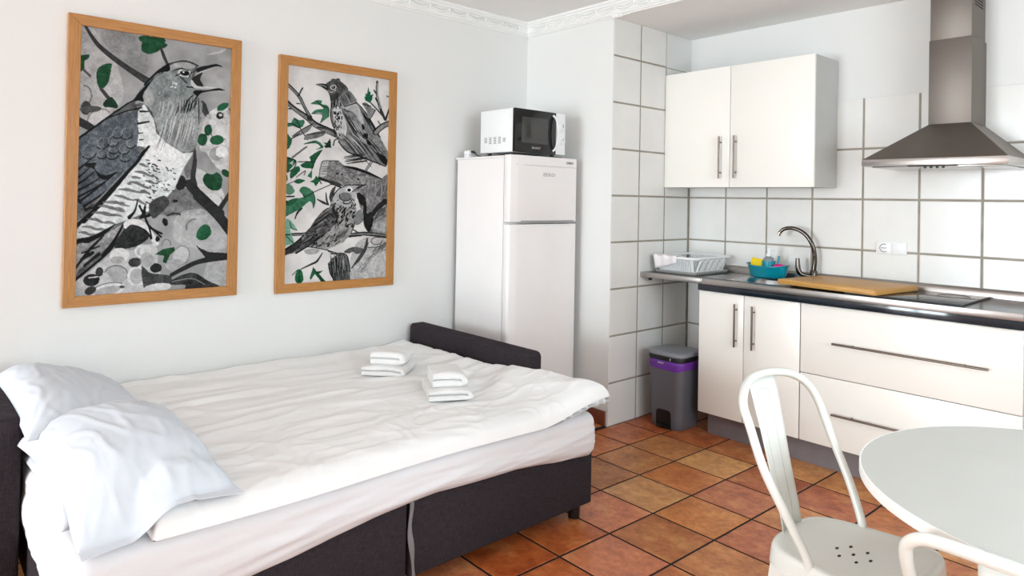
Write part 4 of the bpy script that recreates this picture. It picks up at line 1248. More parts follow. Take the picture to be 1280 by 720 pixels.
def paint_second():
    p = Paint([(360.0, 75.7), (488.7, 102.1), (483.3, 352.2), (356.0, 355.0)], 1, 1, 290, 540, (208, 205, 203), 9)
    p.C += (p.n1 * 10 + p.n2 * 5)[..., None]
    Gq = lambda: p.at(345, 60, 6.55)
    H = lambda: p.at(415, 70, 6.54)
    I = lambda: p.at(345, 160, 6.55)
    J = lambda: p.at(415, 160, 6.54)
    K = lambda: p.at(345, 260, 6.55)
    L = lambda: p.at(415, 260, 6.54)
    DK = 36
    Gq()
    p.line(DK, [26, 26, 24, 30], [(88, 262), (190, 372), (250, 490), (292, 565)]); p.line(128, [12, 13, 12, 14], [(88, 266), (190, 374), (252, 492), (292, 565)], 12)
    p.line(DK, 12, [(190, 378), (226, 314)]); p.line(60, 9, [(178, 440), (208, 446)]); p.line(40, 11, [(112, 480), (145, 484)])
    p.line(DK, [34, 36, 44, 48, 56], [(85, 408), (150, 475), (270, 568), (340, 630), (520, 722)]); p.line(118, [16, 20, 26, 28, 34], [(85, 416), (150, 482), (270, 572), (340, 636), (520, 728)], 14)
    p.ell(50, 285, 570, 26, 20, 40)
    p.poly(GR3, [(292, 447), (350, 420), (386, 430), (382, 455), (435, 475), (442, 560), (420, 582), (372, 612), (392, 545), (352, 528), (300, 532), (335, 502), (396, 496), (370, 470), (335, 458)]); p.line(24, 6, [(340, 430), (400, 480), (438, 490), (440, 560)]); p.line(30, 6, [(300, 532), (390, 545), (372, 612)])
    p.poly(GR3, [(88, 602), (130, 600), (158, 560), (200, 582), (240, 580), (236, 625), (200, 648), (150, 628), (100, 632)]); p.line(20, 7, [(88, 600), (150, 612), (210, 650)]); p.line(24, 6, [(158, 560), (190, 600), (205, 640)])
    p.poly(120, [(145, 712), (230, 655), (310, 618), (270, 680), (200, 712)], 10); p.line(40, 8, [(145, 712), (230, 655), (312, 616)])
    p.line(90, [10, 22, 16], [(250, 712), (330, 698), (410, 688)])
    I()
    p.line(DK, 7, [(205, -10), (268, 95)]); p.poly(110, [(240, 95), (262, 50), (405, 35), (420, 48), (360, 80), (270, 92)], 10); p.line(40, 8, [(262, 50), (410, 38)]); p.line(60, 14, [(350, -5), (430, 10), (500, 50)])
    p.line(60, [10, 14], [(130, 82), (195, 45)])
    p.poly((50, 96, 70), [(82, 20), (110, 40), (140, 90), (122, 150), (95, 162), (82, 100)])
    p.line(110, [16, 12], [(145, 235), (262, 152)]); p.line(40, 4, [(145, 228), (258, 146)])
    p.poly(GR3, [(235, 130), (300, 104), (345, 105), (396, 150), (380, 172), (330, 178), (372, 158), (330, 125)]); p.line(30, 5, [(240, 128), (330, 118), (392, 165)])
    p.poly((24, 50, 40), [(393, 118), (425, 128), (452, 90), (462, 168), (412, 168), (402, 150), (420, 142)], smooth=False)
    p.poly(GR2, [(284, 238), (330, 205), (384, 183), (345, 250), (312, 335), (298, 320), (290, 255)]); p.line(24, 6, [(300, 335), (340, 255), (388, 185)])
    p.poly(GR2, [(212, 300), (250, 278), (312, 276), (300, 330), (232, 324)]); p.line(20, 8, [(190, 272), (310, 276)])
    p.poly(GR3, [(265, 395), (304, 345), (298, 412)]); p.line(24, 5, [(304, 345), (300, 412)])
    p.poly(GR2, [(88, 230), (150, 245), (176, 270), (120, 340), (88, 345)]); p.poly(210, [(120, 280), (150, 260), (150, 300)], alpha=0.7); p.line(24, 8, [(110, 240), (172, 260), (160, 320), (105, 355)])
    p.poly(GR2, [(128, 410), (135, 340), (190, 308), (206, 345), (150, 402)]); p.poly(GR2, [(85, 345), (108, 400), (100, 430), (85, 435)]); p.poly(GR2, [(160, 436), (190, 414), (248, 428), (200, 455)])
    p.line(50, 7, [(178, 400), (250, 350), (240, 385)]); p.line(60, 6, [(90, 460), (165, 430)])
    p.poly(GR3, [(85, 460), (130, 455), (165, 520), (110, 540), (85, 500)], alpha=0.8)
    p.poly(GR2, [(288, 442), (322, 425), (338, 395), (376, 432), (356, 455), (336, 482), (318, 452)], smooth=False); p.line(80, 10, [(370, 440), (380, 462)])
    p.poly(GR3, [(204, 508), (216, 486), (252, 480), (308, 520), (332, 585), (316, 662), (292, 602), (205, 660), (90, 712), (78, 640), (112, 590), (218, 570), (240, 552), (218, 535)]); p.poly(GR2, [(88, 620), (130, 580), (200, 575), (130, 632)], alpha=0.9); p.line(24, 7, [(88, 700), (200, 648)]); p.line(22, 7, [(232, 545), (255, 562), (330, 525), (455, 475)]); p.line(24, 6, [(310, 520), (332, 590), (318, 660)])
    p.poly(30, [(80, 590), (110, 590), (95, 625), (80, 625)]); p.line(30, 12, [(80, 555), (160, 556)])
    p.line(40, [6, 18, 10], [(178, 720), (190, 690), (225, 660)])
    p.line(54, [8, 20, 12], [(350, 590), (400, 620), (440, 640)]); p.line(54, [8, 16, 12], [(420, 540), (425, 600), (440, 640)]); p.poly(60, [(445, 570), (470, 510), (500, 492), (480, 570), (465, 625)])
    # logs and trunk
    trunk = []
    def add(lst, q, pts):
        q(); lst.extend(p.T(pts))
    add(trunk, I, [(362, 400), (385, 285), (430, 275), (524, 280)])
    add(trunk, J, [(110, 322), (200, 345), (290, 382), (410, 445), (450, 410), (475, 440)])
    add(trunk, L, [(460, 0), (460, 250), (310, 235), (270, 180), (250, 60)])
    add(trunk, J, [(200, 540), (180, 490), (100, 490)])
    add(trunk, I, [(524, 495), (440, 450), (372, 432)])
    p.poly((124, 122, 122), trunk, 26, smooth=False, raw=True)
    I(); p.poly(172, [(366, 400), (388, 290), (440, 278), (430, 330), (420, 395)], 12); p.line(40, 6, [(362, 405), (385, 288), (430, 275), (524, 282)]); p.hatch(70, 6, (380, 310), (376, 390), (60, 4), 5, 5)
    p.poly(44, [(362, 402), (440, 438), (530, 474), (530, 505), (440, 458), (370, 432)], 8)
    J(); p.line(28, [8, 24, 22, 8], [(100, 325), (200, 352), (300, 392), (412, 448)]); p.poly(60, [(0, 440), (60, 460), (100, 490), (0, 475)])
    for (a_, b_, r) in ((55, 385, 14), (90, 395, 11), (45, 380, 8), (222, 442, 10), (185, 410, 7), (130, 435, 7), (150, 380, 6)): p.ell(30, a_, b_, r, r * 0.8, 0, 3)
    p.hatch(85, 6, (10, 350), (300, 420), (60, 22), 20, 14, alpha=0.6); p.hatch(165, 6, (10, 360), (330, 440), (50, 16), 16, 16, alpha=0.5)
    p.poly(92, [(370, 580), (400, 525), (435, 505), (430, 545), (395, 580)]); p.line(50, 5, [(370, 580), (400, 525), (436, 503)])
    p.hatch(90, 9, (290, 480), (460, 470), (-20, 120), 14, 18, alpha=0.6); p.hatch(165, 7, (300, 460), (450, 460), (-14, 120), 10, 18, alpha=0.5)
    tr2 = []
    add(tr2, J, [(215, 555), (245, 560), (285, 610), (292, 720)])
    add(tr2, L, [(330, 60), (345, 130), (310, 225), (280, 190), (262, 110), (262, 0)])
    add(tr2, J, [(250, 660), (215, 600)])
    p.poly(34, tr2, 8, raw=True)
    L(); p.line(44, [46, 40, 30], [(440, -20), (370, 40), (310, 120)]); p.line(36, 8, [(360, 120), (390, 60), (440, 30)]); p.poly(90, [(365, 120), (395, 60), (445, 30), (430, 80)]); p.poly(150, [(330, 190), (400, 130), (455, 120), (455, 230)], 20)
    p.poly((168, 166, 165), [(230, 290), (455, 285), (455, 605), (150, 605), (150, 480)], 22, alpha=0.8)
    p.line(50, [34, 30, 34, 34], [(150, 245), (230, 235), (310, 240), (460, 268)]); p.line(120, [10, 12, 10], [(160, 238), (310, 240), (460, 264)], 12); p.line(30, 6, [(145, 258), (250, 252)]); p.line(50, 10, [(185, 200), (220, 225)])
    p.poly(88, [(105, 375), (165, 342), (250, 350), (265, 380), (215, 402), (180, 380), (150, 390)], 18); p.poly(66, [(292, 268), (300, 330), (255, 430), (160, 522), (218, 430), (268, 350)], 8)
    p.hatch(110, 9, (190, 560), (450, 320), (60, -45), 22, 22, alpha=0.6); p.line(60, 6, [(300, 350), (380, 350), (455, 320)]); p.ring(90, 7, 370, 300, 45, 30, 0, 300); p.hatch(80, 10, (340, 400), (440, 350), (40, -50), 8, 14, alpha=0.7)
    # upper bird
    bird = []
    add(bird, Gq, [(405, 322), (415, 292), (445, 268), (480, 256)])
    add(bird, H, [(5, 190), (65, 198), (112, 235), (150, 300), (215, 395), (285, 485), (360, 600), (400, 690)])
    add(bird, J, [(470, 240), (462, 330), (440, 348), (330, 290), (230, 250), (130, 205), (60, 120), (30, 20)])
    add(bird, Gq, [(470, 640), (455, 560), (462, 450), (445, 375)])
    p.poly((122, 122, 122), bird, 18, smooth=False, raw=True)
    Gq(); p.poly(70, [(412, 295), (445, 268), (480, 256), (530, 252), (530, 340), (495, 350), (450, 370), (425, 330)], 12)
    H(); p.poly((84, 84, 84), [(0, 190), (65, 198), (112, 235), (140, 285), (70, 345), (0, 350)], 14); p.poly(120, [(60, 350), (142, 285), (212, 390), (120, 415), (90, 412)], 12)
    p.hatch(44, 6, (65, 345), (140, 290), (52, 92), 10, 6); p.hatch(40, 6, (10, 200), (90, 220), (40, 70), 8, 8, alpha=0.7)
    p.poly(166, [(100, 430), (150, 400), (205, 398), (262, 520), (265, 590), (240, 560), (180, 470)], 16)
    Gq(); p.poly(46, [(333, 289), (360, 283), (420, 292), (440, 335), (430, 348), (375, 310)], 4); p.line(150, 5, [(345, 291), (400, 304), (420, 318)])
    p.ell(176, 478, 320, 25, 22); p.ell(16, 478, 320, 15, 14, 0, 2); p.ell(220, 474, 316, 4, 4, 0, 2); p.line(200, 7, [(435, 345), (460, 362), (500, 345)], alpha=0.8)
    p.line(30, [5, 10, 8, 6], [(440, 350), (462, 450), (455, 560), (478, 645)]); p.hatch(40, 7, (470, 380), (520, 370), (-6, 110), 8, 8)
    H(); p.poly(205, [(15, 450), (60, 420), (95, 470), (130, 600), (100, 690), (40, 620)], 14, alpha=0.8); p.specks(26, (5, 380, 90, 660), 46, 8, 22, 80)
    p.hatch(36, 8, (90, 450), (190, 560), (120, 220), 12, 12); p.hatch(186, 7, (110, 520), (230, 560), (110, 190), 10, 14, alpha=0.6); p.hatch(40, 8, (220, 420), (320, 560), (80, 150), 9, 12)
    p.line(24, 7, [(105, 440), (130, 462), (150, 465)]); p.line(24, [8, 10], [(110, 420), (205, 395)]); p.poly(30, [(255, 570), (275, 600), (262, 625), (250, 600)]); p.poly(28, [(270, 650), (300, 660), (298, 700), (275, 690)])
    p.line(24, [6, 10, 8], [(215, 395), (300, 505), (400, 690)])
    J(); p.hatch(34, 8, (60, 60), (260, 20), (190, 240), 14, 12, alpha=0.85); p.hatch(196, 7, (110, 90), (230, 60), (120, 130), 8, 14, alpha=0.7)
    p.poly(28, [(260, 70), (300, 90), (298, 105), (265, 90)]); p.poly(26, [(290, 120), (330, 150), (320, 165), (295, 150)]); p.line(20, [8, 10, 12, 8], [(60, 120), (130, 205), (230, 250), (445, 346)]); p.poly(30, [(370, 225), (445, 270), (452, 340), (400, 290)], 10)
    p.poly(196, [(40, 100), (85, 190), (180, 250), (120, 240), (60, 190), (30, 140)], 10, alpha=0.8)
    p.line(30, 6, [(340, 300), (288, 378)]); p.line(150, 4, [(334, 298), (282, 376)]); p.line(40, 6, [(322, 300), (276, 372)])
    p.hatch(36, 12, (105, 250), (130, 310), (160, -20), 6, 8); p.line(60, 14, [(180, 300), (290, 292)]); p.line(40, 10, [(20, 150), (30, 110), (60, 95)])
    # right twigs
    H(); p.poly((30, 92, 68), [(303, 258), (314, 308), (322, 300), (325, 335), (347, 328), (334, 372), (322, 404), (280, 378), (272, 345), (284, 348), (280, 318), (296, 322)], smooth=False)
    p.line(50, [18, 18, 22, 20], [(378, 225), (376, 330), (402, 450), (442, 545)]); p.line(150, [8, 9, 10], [(378, 240), (378, 330), (402, 450)], 10); p.line(44, 10, [(352, 295), (372, 330)]); p.line(44, 10, [(362, 360), (392, 420)])
    p.line(60, [9, 10, 12], [(322, 398), (380, 462), (450, 550)]); p.line(44, [10, 16], [(482, 430), (450, 535)]); p.line(40, 8, [(455, 350), (482, 362)]); p.line(50, 8, [(385, 555), (405, 590)])
    p.line(36, [52, 48, 44], [(365, 645), (420, 600), (490, 572)]); p.line(132, [30, 28, 26], [(365, 650), (420, 602), (490, 574)], 14)
    p.poly(120, [(255, 405), (290, 395), (325, 435), (362, 460), (345, 500), (310, 530), (290, 470)], 18); p.line(30, 9, [(262, 405), (325, 430)]); p.line(36, 7, [(362, 460), (340, 505), (316, 540)])
    # lower bird
    low = []
    add(low, J, [(280, 488), (212, 535), (198, 600), (205, 700)])
    add(low, L, [(205, 60), (195, 150), (165, 230), (100, 300), (0, 340)])
    add(low, K, [(430, 355), (340, 335), (265, 318), (185, 360), (75, 388), (72, 340), (190, 265), (290, 170), (345, 85), (395, 35)])
    add(low, J, [(-10, 660), (10, 590), (55, 520), (100, 492), (140, 485)])
    p.poly((146, 144, 143), low, 18, smooth=False, raw=True)
    K(); p.poly((88, 86, 86), [(345, 85), (410, 20), (470, 10), (530, 60), (500, 140), (400, 230), (265, 318), (180, 372), (180, 340), (240, 250), (300, 150)], 18)
    p.poly(52, [(72, 340), (190, 268), (230, 250), (200, 330), (75, 386)], 10); p.line(24, [10, 12, 8], [(75, 345), (190, 270), (290, 170)]); p.line(22, [14, 12, 6], [(180, 368), (300, 300), (420, 215)])
    p.hatch(28, 9, (200, 330), (330, 110), (150, -90), 16, 10); p.hatch(180, 6, (240, 290), (400, 60), (110, -70), 12, 12, alpha=0.6); p.hatch(30, 9, (370, 80), (480, 40), (60, 60), 7, 14)
    p.specks(24, (300, 200, 524, 330), 40, 9, 20, -40); p.line(24, [6, 8, 6], [(260, 318), (350, 336), (430, 356), (530, 392)])
    J(); p.poly(170, [(5, 600), (60, 522), (110, 492), (190, 495), (205, 540), (195, 600), (190, 700), (110, 660)], 12); p.ell(112, 118, 578, 50, 34, 10); p.ring(44, 8, 118, 578, 50, 34, 20, 200, 10)
    p.ell(225, 150, 524, 26, 20, 10); p.ell(14, 149, 526, 17, 14, 10, 2); p.poly(40, [(170, 545), (195, 520), (230, 498), (286, 488), (235, 515), (200, 540)], 4); p.line(180, 5, [(180, 545), (215, 520)])
    p.line(24, [6, 9, 9, 6], [(0, 620), (25, 560), (70, 510), (140, 484)]); p.line(24, 8, [(140, 484), (286, 490)]); p.line(30, 9, [(105, 635), (150, 635), (175, 600)]); p.specks(26, (160, 600, 200, 715), 16, 8, 12, 80); p.specks(40, (10, 600, 110, 715), 26, 9, 16, 140)
    L(); p.specks(22, (20, 10, 195, 180), 60, 9, 20, 125); p.hatch(60, 9, (20, 240), (160, 180), (-50, 70), 12, 12, alpha=0.6); p.line(40, [6, 9, 6], [(204, 70), (192, 150), (165, 228)]); p.poly(120, [(206, 60), (250, 40), (262, 130), (200, 160)], 14)
    K()
    p.line(64, 24, [(80, 216), (262, 214)]); p.line(30, 7, [(80, 206), (262, 206)]); p.line(150, 6, [(100, 220), (255, 216)])
    p.poly((120, 162, 142), [(82, 110), (110, 82), (150, 120), (188, 182), (132, 165), (140, 210), (162, 285), (104, 298), (78, 312), (78, 150)]); p.line(28, 6, [(130, 110), (140, 160), (186, 180)]); p.line(30, 6, [(100, 225), (155, 285)]); p.line(20, 10, [(80, 212), (130, 214)])
    p.poly(GR3, [(80, -5), (230, -5), (160, 30), (95, 66), (80, 60)]); p.line(20, 10, [(170, 85), (190, 30), (225, 5)])
    p.poly(140, [(245, 350), (290, 335), (370, 350), (340, 380), (270, 380)], 14, alpha=0.7); p.line(50, [8, 16, 18, 6], [(220, 500), (300, 465), (350, 440), (392, 375)]); p.line(190, 9, [(365, 362), (390, 356)])
    p.poly((40, 96, 66), [(170, 560), (190, 506), (222, 510), (242, 582), (212, 616), (178, 602)]); p.line(24, 6, [(205, 512), (206, 610)]); p.line(40, 6, [(150, 545), (190, 505)]); p.poly((36, 92, 62), [(316, 488), (340, 525), (402, 520), (365, 545), (425, 615), (382, 612), (332, 546), (300, 590), (288, 580)], smooth=False); p.line(24, 6, [(316, 490), (400, 610)])
    st = []
    add(st, K, [(440, 465), (470, 420), (524, 392)])
    add(st, L, [(0, 388), (100, 388), (140, 430), (150, 520), (160, 610), (0, 612)])
    add(st, K, [(485, 610), (450, 540)])
    p.poly((92, 92, 92), st, 26, smooth=False, raw=True)
    K(); p.hatch(30, 11, (450, 470), (520, 410), (20, 150), 6, 8); p.line(24, 8, [(440, 465), (455, 545), (490, 612)])
    L(); p.hatch(34, 11, (0, 400), (130, 400), (14, 150), 9, 8); p.hatch(168, 8, (20, 400), (130, 410), (12, 130), 6, 10, alpha=0.7); p.line(26, 8, [(0, 388), (100, 388), (140, 430), (155, 540)]); p.line(40, 7, [(-20, 365), (60, 400)])
    return p

def framed(label, y0, y1, z0, z1, painter):
    fw = 0.046
    t = thing('framed_print', label, 'picture', (0.0, (y0 + y1) / 2, z0))
    d0, d1 = 0.0012, 0.024
    obj('backing', B().box(d0, 0.010, y0 + 0.01, y1 - 0.01, z0 + 0.01, z1 - 0.01), M['mat_board'], t, smooth=False)
    for (ya, yb, s) in ((y0, y0 + fw, 1), (y1, y1 - fw, -1)):
        obj('frame_stile', B().prism([(ya, z0), (ya, z1), (yb, z1 - fw), (yb, z0 + fw)], 'x', d0, d1, 0.0012, 1), M['frame_v'], t, angle=30)
    for (za, zb) in ((z0, z0 + fw), (z1, z1 - fw)):
        obj('frame_rail', B().prism([(y0, za), (y1, za), (y1 - fw, zb), (y0 + fw, zb)], 'x', d0, d1, 0.0012, 1), M['frame_h'], t, angle=30)
    me = painter().mesh(0.0115, y0 + fw - 0.004, y1 - fw + 0.004, z0 + fw - 0.004, z1 - fw + 0.004)
    me.materials.append(M['print'])
    o = bpy.data.objects.new('print', me)
    COL.objects.link(o); o.parent = t
    o.location = -ORG[t]
    ORG[o] = ORG[t]
    return t
framed('large beech framed print of one cuckoo like bird with its beak wide open', -2.649, -1.9285, 0.851, 2.096, paint_first)
framed('narrower beech framed print of two thrushes perched on branches, nearer the fridge', -1.7347, -1.0397, 0.840, 2.0615, paint_second)

# ------------------------------------------------------------------ sofa bed
BX, BL, BR = 1.478, -2.835, -0.952       # front plane, left end, right end
sb_ = thing('sofa_bed', 'charcoal fabric sofa bed pulled out along the picture wall', 'sofa bed', (0.76, -1.89, 0))
gap = -1.872
for (ya, yb) in ((gap + 0.006, BR), (BL, gap - 0.006)):
    obj('front_panel', B().box(BX - 0.045, BX, ya, yb, 0.064, 0.330, 0.008, 3), M['charcoal'], sb_)
obj('base_box', B().box(0.10, BX - 0.046, BL, BR, 0.070, 0.330, 0.006), M['charcoal'], sb_)
rb = spline([(BX + 0.001, gap + 0.010, 0.325), (BX + 0.004, gap + 0.004, 0.25), (BX + 0.003, gap + 0.012, 0.16), (BX + 0.002, gap + 0.022, 0.066)], 6)
P = [[(p[0], p[1] - 0.008 + 0.004 * math.sin(i * 0.5), p[2]), (p[0] + 0.003, p[1] + 0.007 + 0.003 * math.sin(i * 0.7), p[2])] for i, p in enumerate(rb)]
rbo = obj('pull_ribbon', B().grid(P), M['ribbon'], sb_, angle=80, label='light grey ribbon hanging in the gap')
md = rbo.modifiers.new('thickness', 'SOLIDIFY'); md.thickness = 0.001
for (lx, ly) in ((BX - 0.05, BR - 0.055), (BX - 0.05, BL + 0.06), (0.16, BR - 0.055), (0.16, BL + 0.06)):
    obj('leg', B().lathe([(0, 0.001), (0.024, 0.001), (0.027, 0.064), (0.027, 0.072), (0, 0.072)], (lx, ly, 0), 18), M['dark_metal'], sb_)
def arm(x0, x1, y0, y1, z1):
    P = rrect(x0, x1, 0.066, z1, 0.028, 4)
    return B().prism(P, 'y', y0, y1, 0.012, 3)
obj('armrest', arm(0.03, 1.05, BR + 0.022, BR + 0.112, 0.612), M['charcoal'], sb_, angle=35)
obj('armrest', arm(0.03, 0.735, BL - 0.12, BL - 0.022, 0.612), M['charcoal'], sb_, angle=35)

# mattress in its fitted sheet
MT = 0.452
mt = thing('mattress', 'thick mattress in a white fitted sheet with a wavy hem over the charcoal base', 'mattress', (0.77, -1.9, 0.335))
mx0_, mx1_, my0_, my1_ = 0.045, 1.502, -2.842, -0.944
def hem(x, y):
    """height of the sheet hem round the edge"""
    pts = [(-2.85, 0.20), (-2.60, 0.235), (-2.394, 0.268), (-2.122, 0.300), (-1.771, 0.327), (-1.40, 0.316), (-1.20, 0.287), (-0.979, 0.272), (-0.9, 0.29)]
    z = np.interp(y, [p[0] for p in pts], [p[1] for p in pts])
    return float(z) + 0.004 * math.sin(y * 9)
base_ = rrect(mx0_, mx1_, my0_, my1_, 0.05, 6)
loop = []
for i in range(len(base_)):
    a, c = Vector(base_[i]), Vector(base_[(i + 1) % len(base_)])
    m_ = max(1, int((c - a).length / 0.02))
    for q in range(m_):
        loop.append(a.lerp(c, q / m_))
P = []
levels = 24
cxm, cym = (mx0_ + mx1_) / 2, (my0_ + my1_) / 2
nl = len(loop)
nrm = []
for i in range(nl):
    tdir = (loop[(i + 1) % nl] - loop[i - 1]).normalized()
    nrm.append(Vector((tdir.y, -tdir.x)))
for L_ in range(levels + 1):
    f = L_ / levels
    row = []
    for i in range(nl):
        p = loop[i]; nn = nrm[i]
        h = hem(p.x, p.y)
        if f <= 0.72:
            g = f / 0.72
            z = h + (MT - 0.045 - h) * g
            bulge = 0.010 * math.sin(PI * min(1, g * 1.1)) - 0.012 * (1 - g) ** 2
        else:
            a_ = (f - 0.72) / 0.28 * PI / 2
            z = MT - 0.045 + 0.045 * math.sin(a_)
            bulge = -0.045 * (1 - math.cos(a_))
        s = i * 0.02
        wr = 0.0075 * vn(s * 1.6 + z * 6, z * 26 - s * 2.2, 1.0) * (1 - f * 0.6) + 0.0032 * vn(s * 4, z * 70 + s * 5, 5.0)
        wr += 0.006 * max(0, vn(s * 1.1, z * 40 - s * 4.0, 9.0)) * (1 - f)
        rg_ = 1 - abs(vn(s * 1.3, z * 22 - s * 3.0, 17.0)) * 2.6
        wr += 0.009 * max(0, rg_ - 0.35) * (1 - f) * min(1, f * 6)
        if f == 0: wr += -0.006
        row.append((p.x + nn.x * (bulge + wr), p.y + nn.y * (bulge + wr), z))
    P.append(row)
last = P[-1]
for s in (0.97, 0.93, 0.85, 0.7, 0.5, 0.25, 0.02):
    P.append([(cxm + (q[0] - cxm) * s, cym + (q[1] - cym) * s, MT + 0.001 * vn(q[0] * 9 * s, q[1] * 9 * s, 2)) for q in last])
ms = obj('fitted_sheet', B().grid(P, closed_v=True).fixnormals(), M['sheet'], mt, angle=70)
obj('core', B().box(mx0_ + 0.04, mx1_ - 0.04, my0_ + 0.04, my1_ - 0.04, 0.336, MT - 0.02, 0.02), M['sheet'], mt)

# duvet lying on the mattress
def smooth(t):
    t = min(1, max(0, t)); return t * t * (3 - 2 * t)
NU, NV = 230, 170
dyl = -2.665
def duvet_xy(u, v):
    xf = 1.515 + 0.010 * math.sin(u * 9) + 0.014 * smooth((u - 0.85) / 0.15)
    x = 0.022 + (xf - 0.022) * v
    yr = -0.945 + 0.012 * vn(x * 3, 7.7) + 0.03 * smooth((x - 1.06) / 0.16)
    if x < 1.08: yr = min(yr, BR + 0.008)
    y = dyl + (yr - dyl) * u
    return x, y, xf, yr
top_, bot_ = [], []
for i in range(NU):
    u = i / (NU - 1)
    rt, rb_ = [], []
    for j in range(NV):
        v = j / (NV - 1)
        x, y, xf, yr = duvet_xy(u, v)
        dF, dB, dR, dL_ = xf - x, x - 0.022, yr - y, y - dyl
        e = 1.0
        for d, w_ in ((dF, 0.085), (dR, 0.05), (dL_, 0.06), (dB, 0.03)):
            t = min(1.0, max(0.0, d / w_))
            e = min(e, math.sqrt(max(0.0, 1 - (1 - t) ** 2)))
        T = 0.050 + 0.010 * vn(x * 2.2, y * 1.4, 4.0)
        # long folds running along the bed near the wall
        fold = 0.009 * vn(y * 1.3, x * 11 + 0.8 * vn(y * 1.1, x * 2), 11.0) + 0.0045 * vn(y * 2.5, x * 26, 15.0)
        ridge = 1 - abs(vn(y * 3.0 + x * 1.2, x * 5.5 - y * 1.0, 21.0)) * 2
        ridge = max(0, ridge - 0.45)
        crk = 1 - abs(vn(y * 9.0 + 1.5 * vn(x * 4, y * 4), x * 12.0, 31.0)) * 2
        crk = max(0, crk - 0.55)
        fz = smooth((x - 0.7) / 0.6)
        # fan of folds towards the arm
        ang = math.atan2(x - 0.75, -0.55 - y)
        fan = smooth(1 - math.hypot(x - 0.85, y + 0.98) / 0.75)
        fanz = 0.007 * math.sin(ang * 26 + 2 * vn(x * 5, y * 5)) * fan * smooth(dR / 0.10)
        lift = 0.062 * smooth((y + 1.30) / 0.36) * smooth((x - 0.62) / 0.50)
        armlift = 0.022 * smooth((y + 1.16) / 0.2) * (1 - smooth((x - 0.5) / 0.5))
        zb = MT + 0.0035 + lift * 0.92 * smooth((x - 0.95) / 0.45) * smooth((y + 1.32) / 0.3) * 0.75
        zt_ = MT + 0.0035 + (T + fold * (1 - 0.45 * fz) + ridge * 0.013 + crk * 0.009 * fz + fanz + armlift) * e + lift + 0.0 * e
        zt_ = max(zt_, zb + 0.0005)
        rt.append((x, y, zt_)); rb_.append((x, y, zb))
    top_.append(rt); bot_.append(rb_)
TOP = np.array(top_)
def duvet_z(x, y):
    d = (TOP[:, :, 0] - x) ** 2 + (TOP[:, :, 1] - y) ** 2
    k_ = np.unravel_index(np.argmin(d), d.shape)
    return float(TOP[k_[0], k_[1], 2])
b = B().grid(top_)
b.grid([r_[::-1] for r_ in bot_])
b.weld(0.0008)
# close the rim
t = b.bm
edges = [e_ for e_ in t.edges if e_.is_boundary]
bmesh.ops.bridge_loops(t, edges=edges) if False else None
b.fixnormals()
dv = thing('duvet', 'white puffy duvet spread over the whole bed with a raised corner at the right', 'duvet', (0.77, -1.9, MT + 0.003))
obj('cover', b, M['duvet'], dv, angle=80)
# gathered underside hem showing below the lifted corner
P = []
for i in range(90):
    f = i / 89
    y = -1.33 + 0.40 * f
    row = []
    for j in range(9):
        v = j / 8
        amp = 0.010 * (1 - v) + 0.002
        x = 1.497 + 0.018 * f + 0.004 * v + amp * math.sin(f * 52 + 3 * vn(f * 6, 2)) + 0.004 * vn(f * 30, v * 3)
        z0_ = MT + 0.006 + 0.030 * smooth((f - 0.25) / 0.75) + 0.006 * vn(f * 14, 8.8)
        z1_ = MT + 0.012 + 0.058 * smooth(f / 0.9)
        row.append((x, y, z0_ + (z1_ - z0_) * (v ** 0.6)))
    P.append(row)
hm = obj('gathered_hem', B().grid(P).fixnormals(), M['duvet'], dv, angle=80, label='crumpled hem showing under the raised corner')
md = hm.modifiers.new('thickness', 'SOLIDIFY'); md.thickness = 0.004

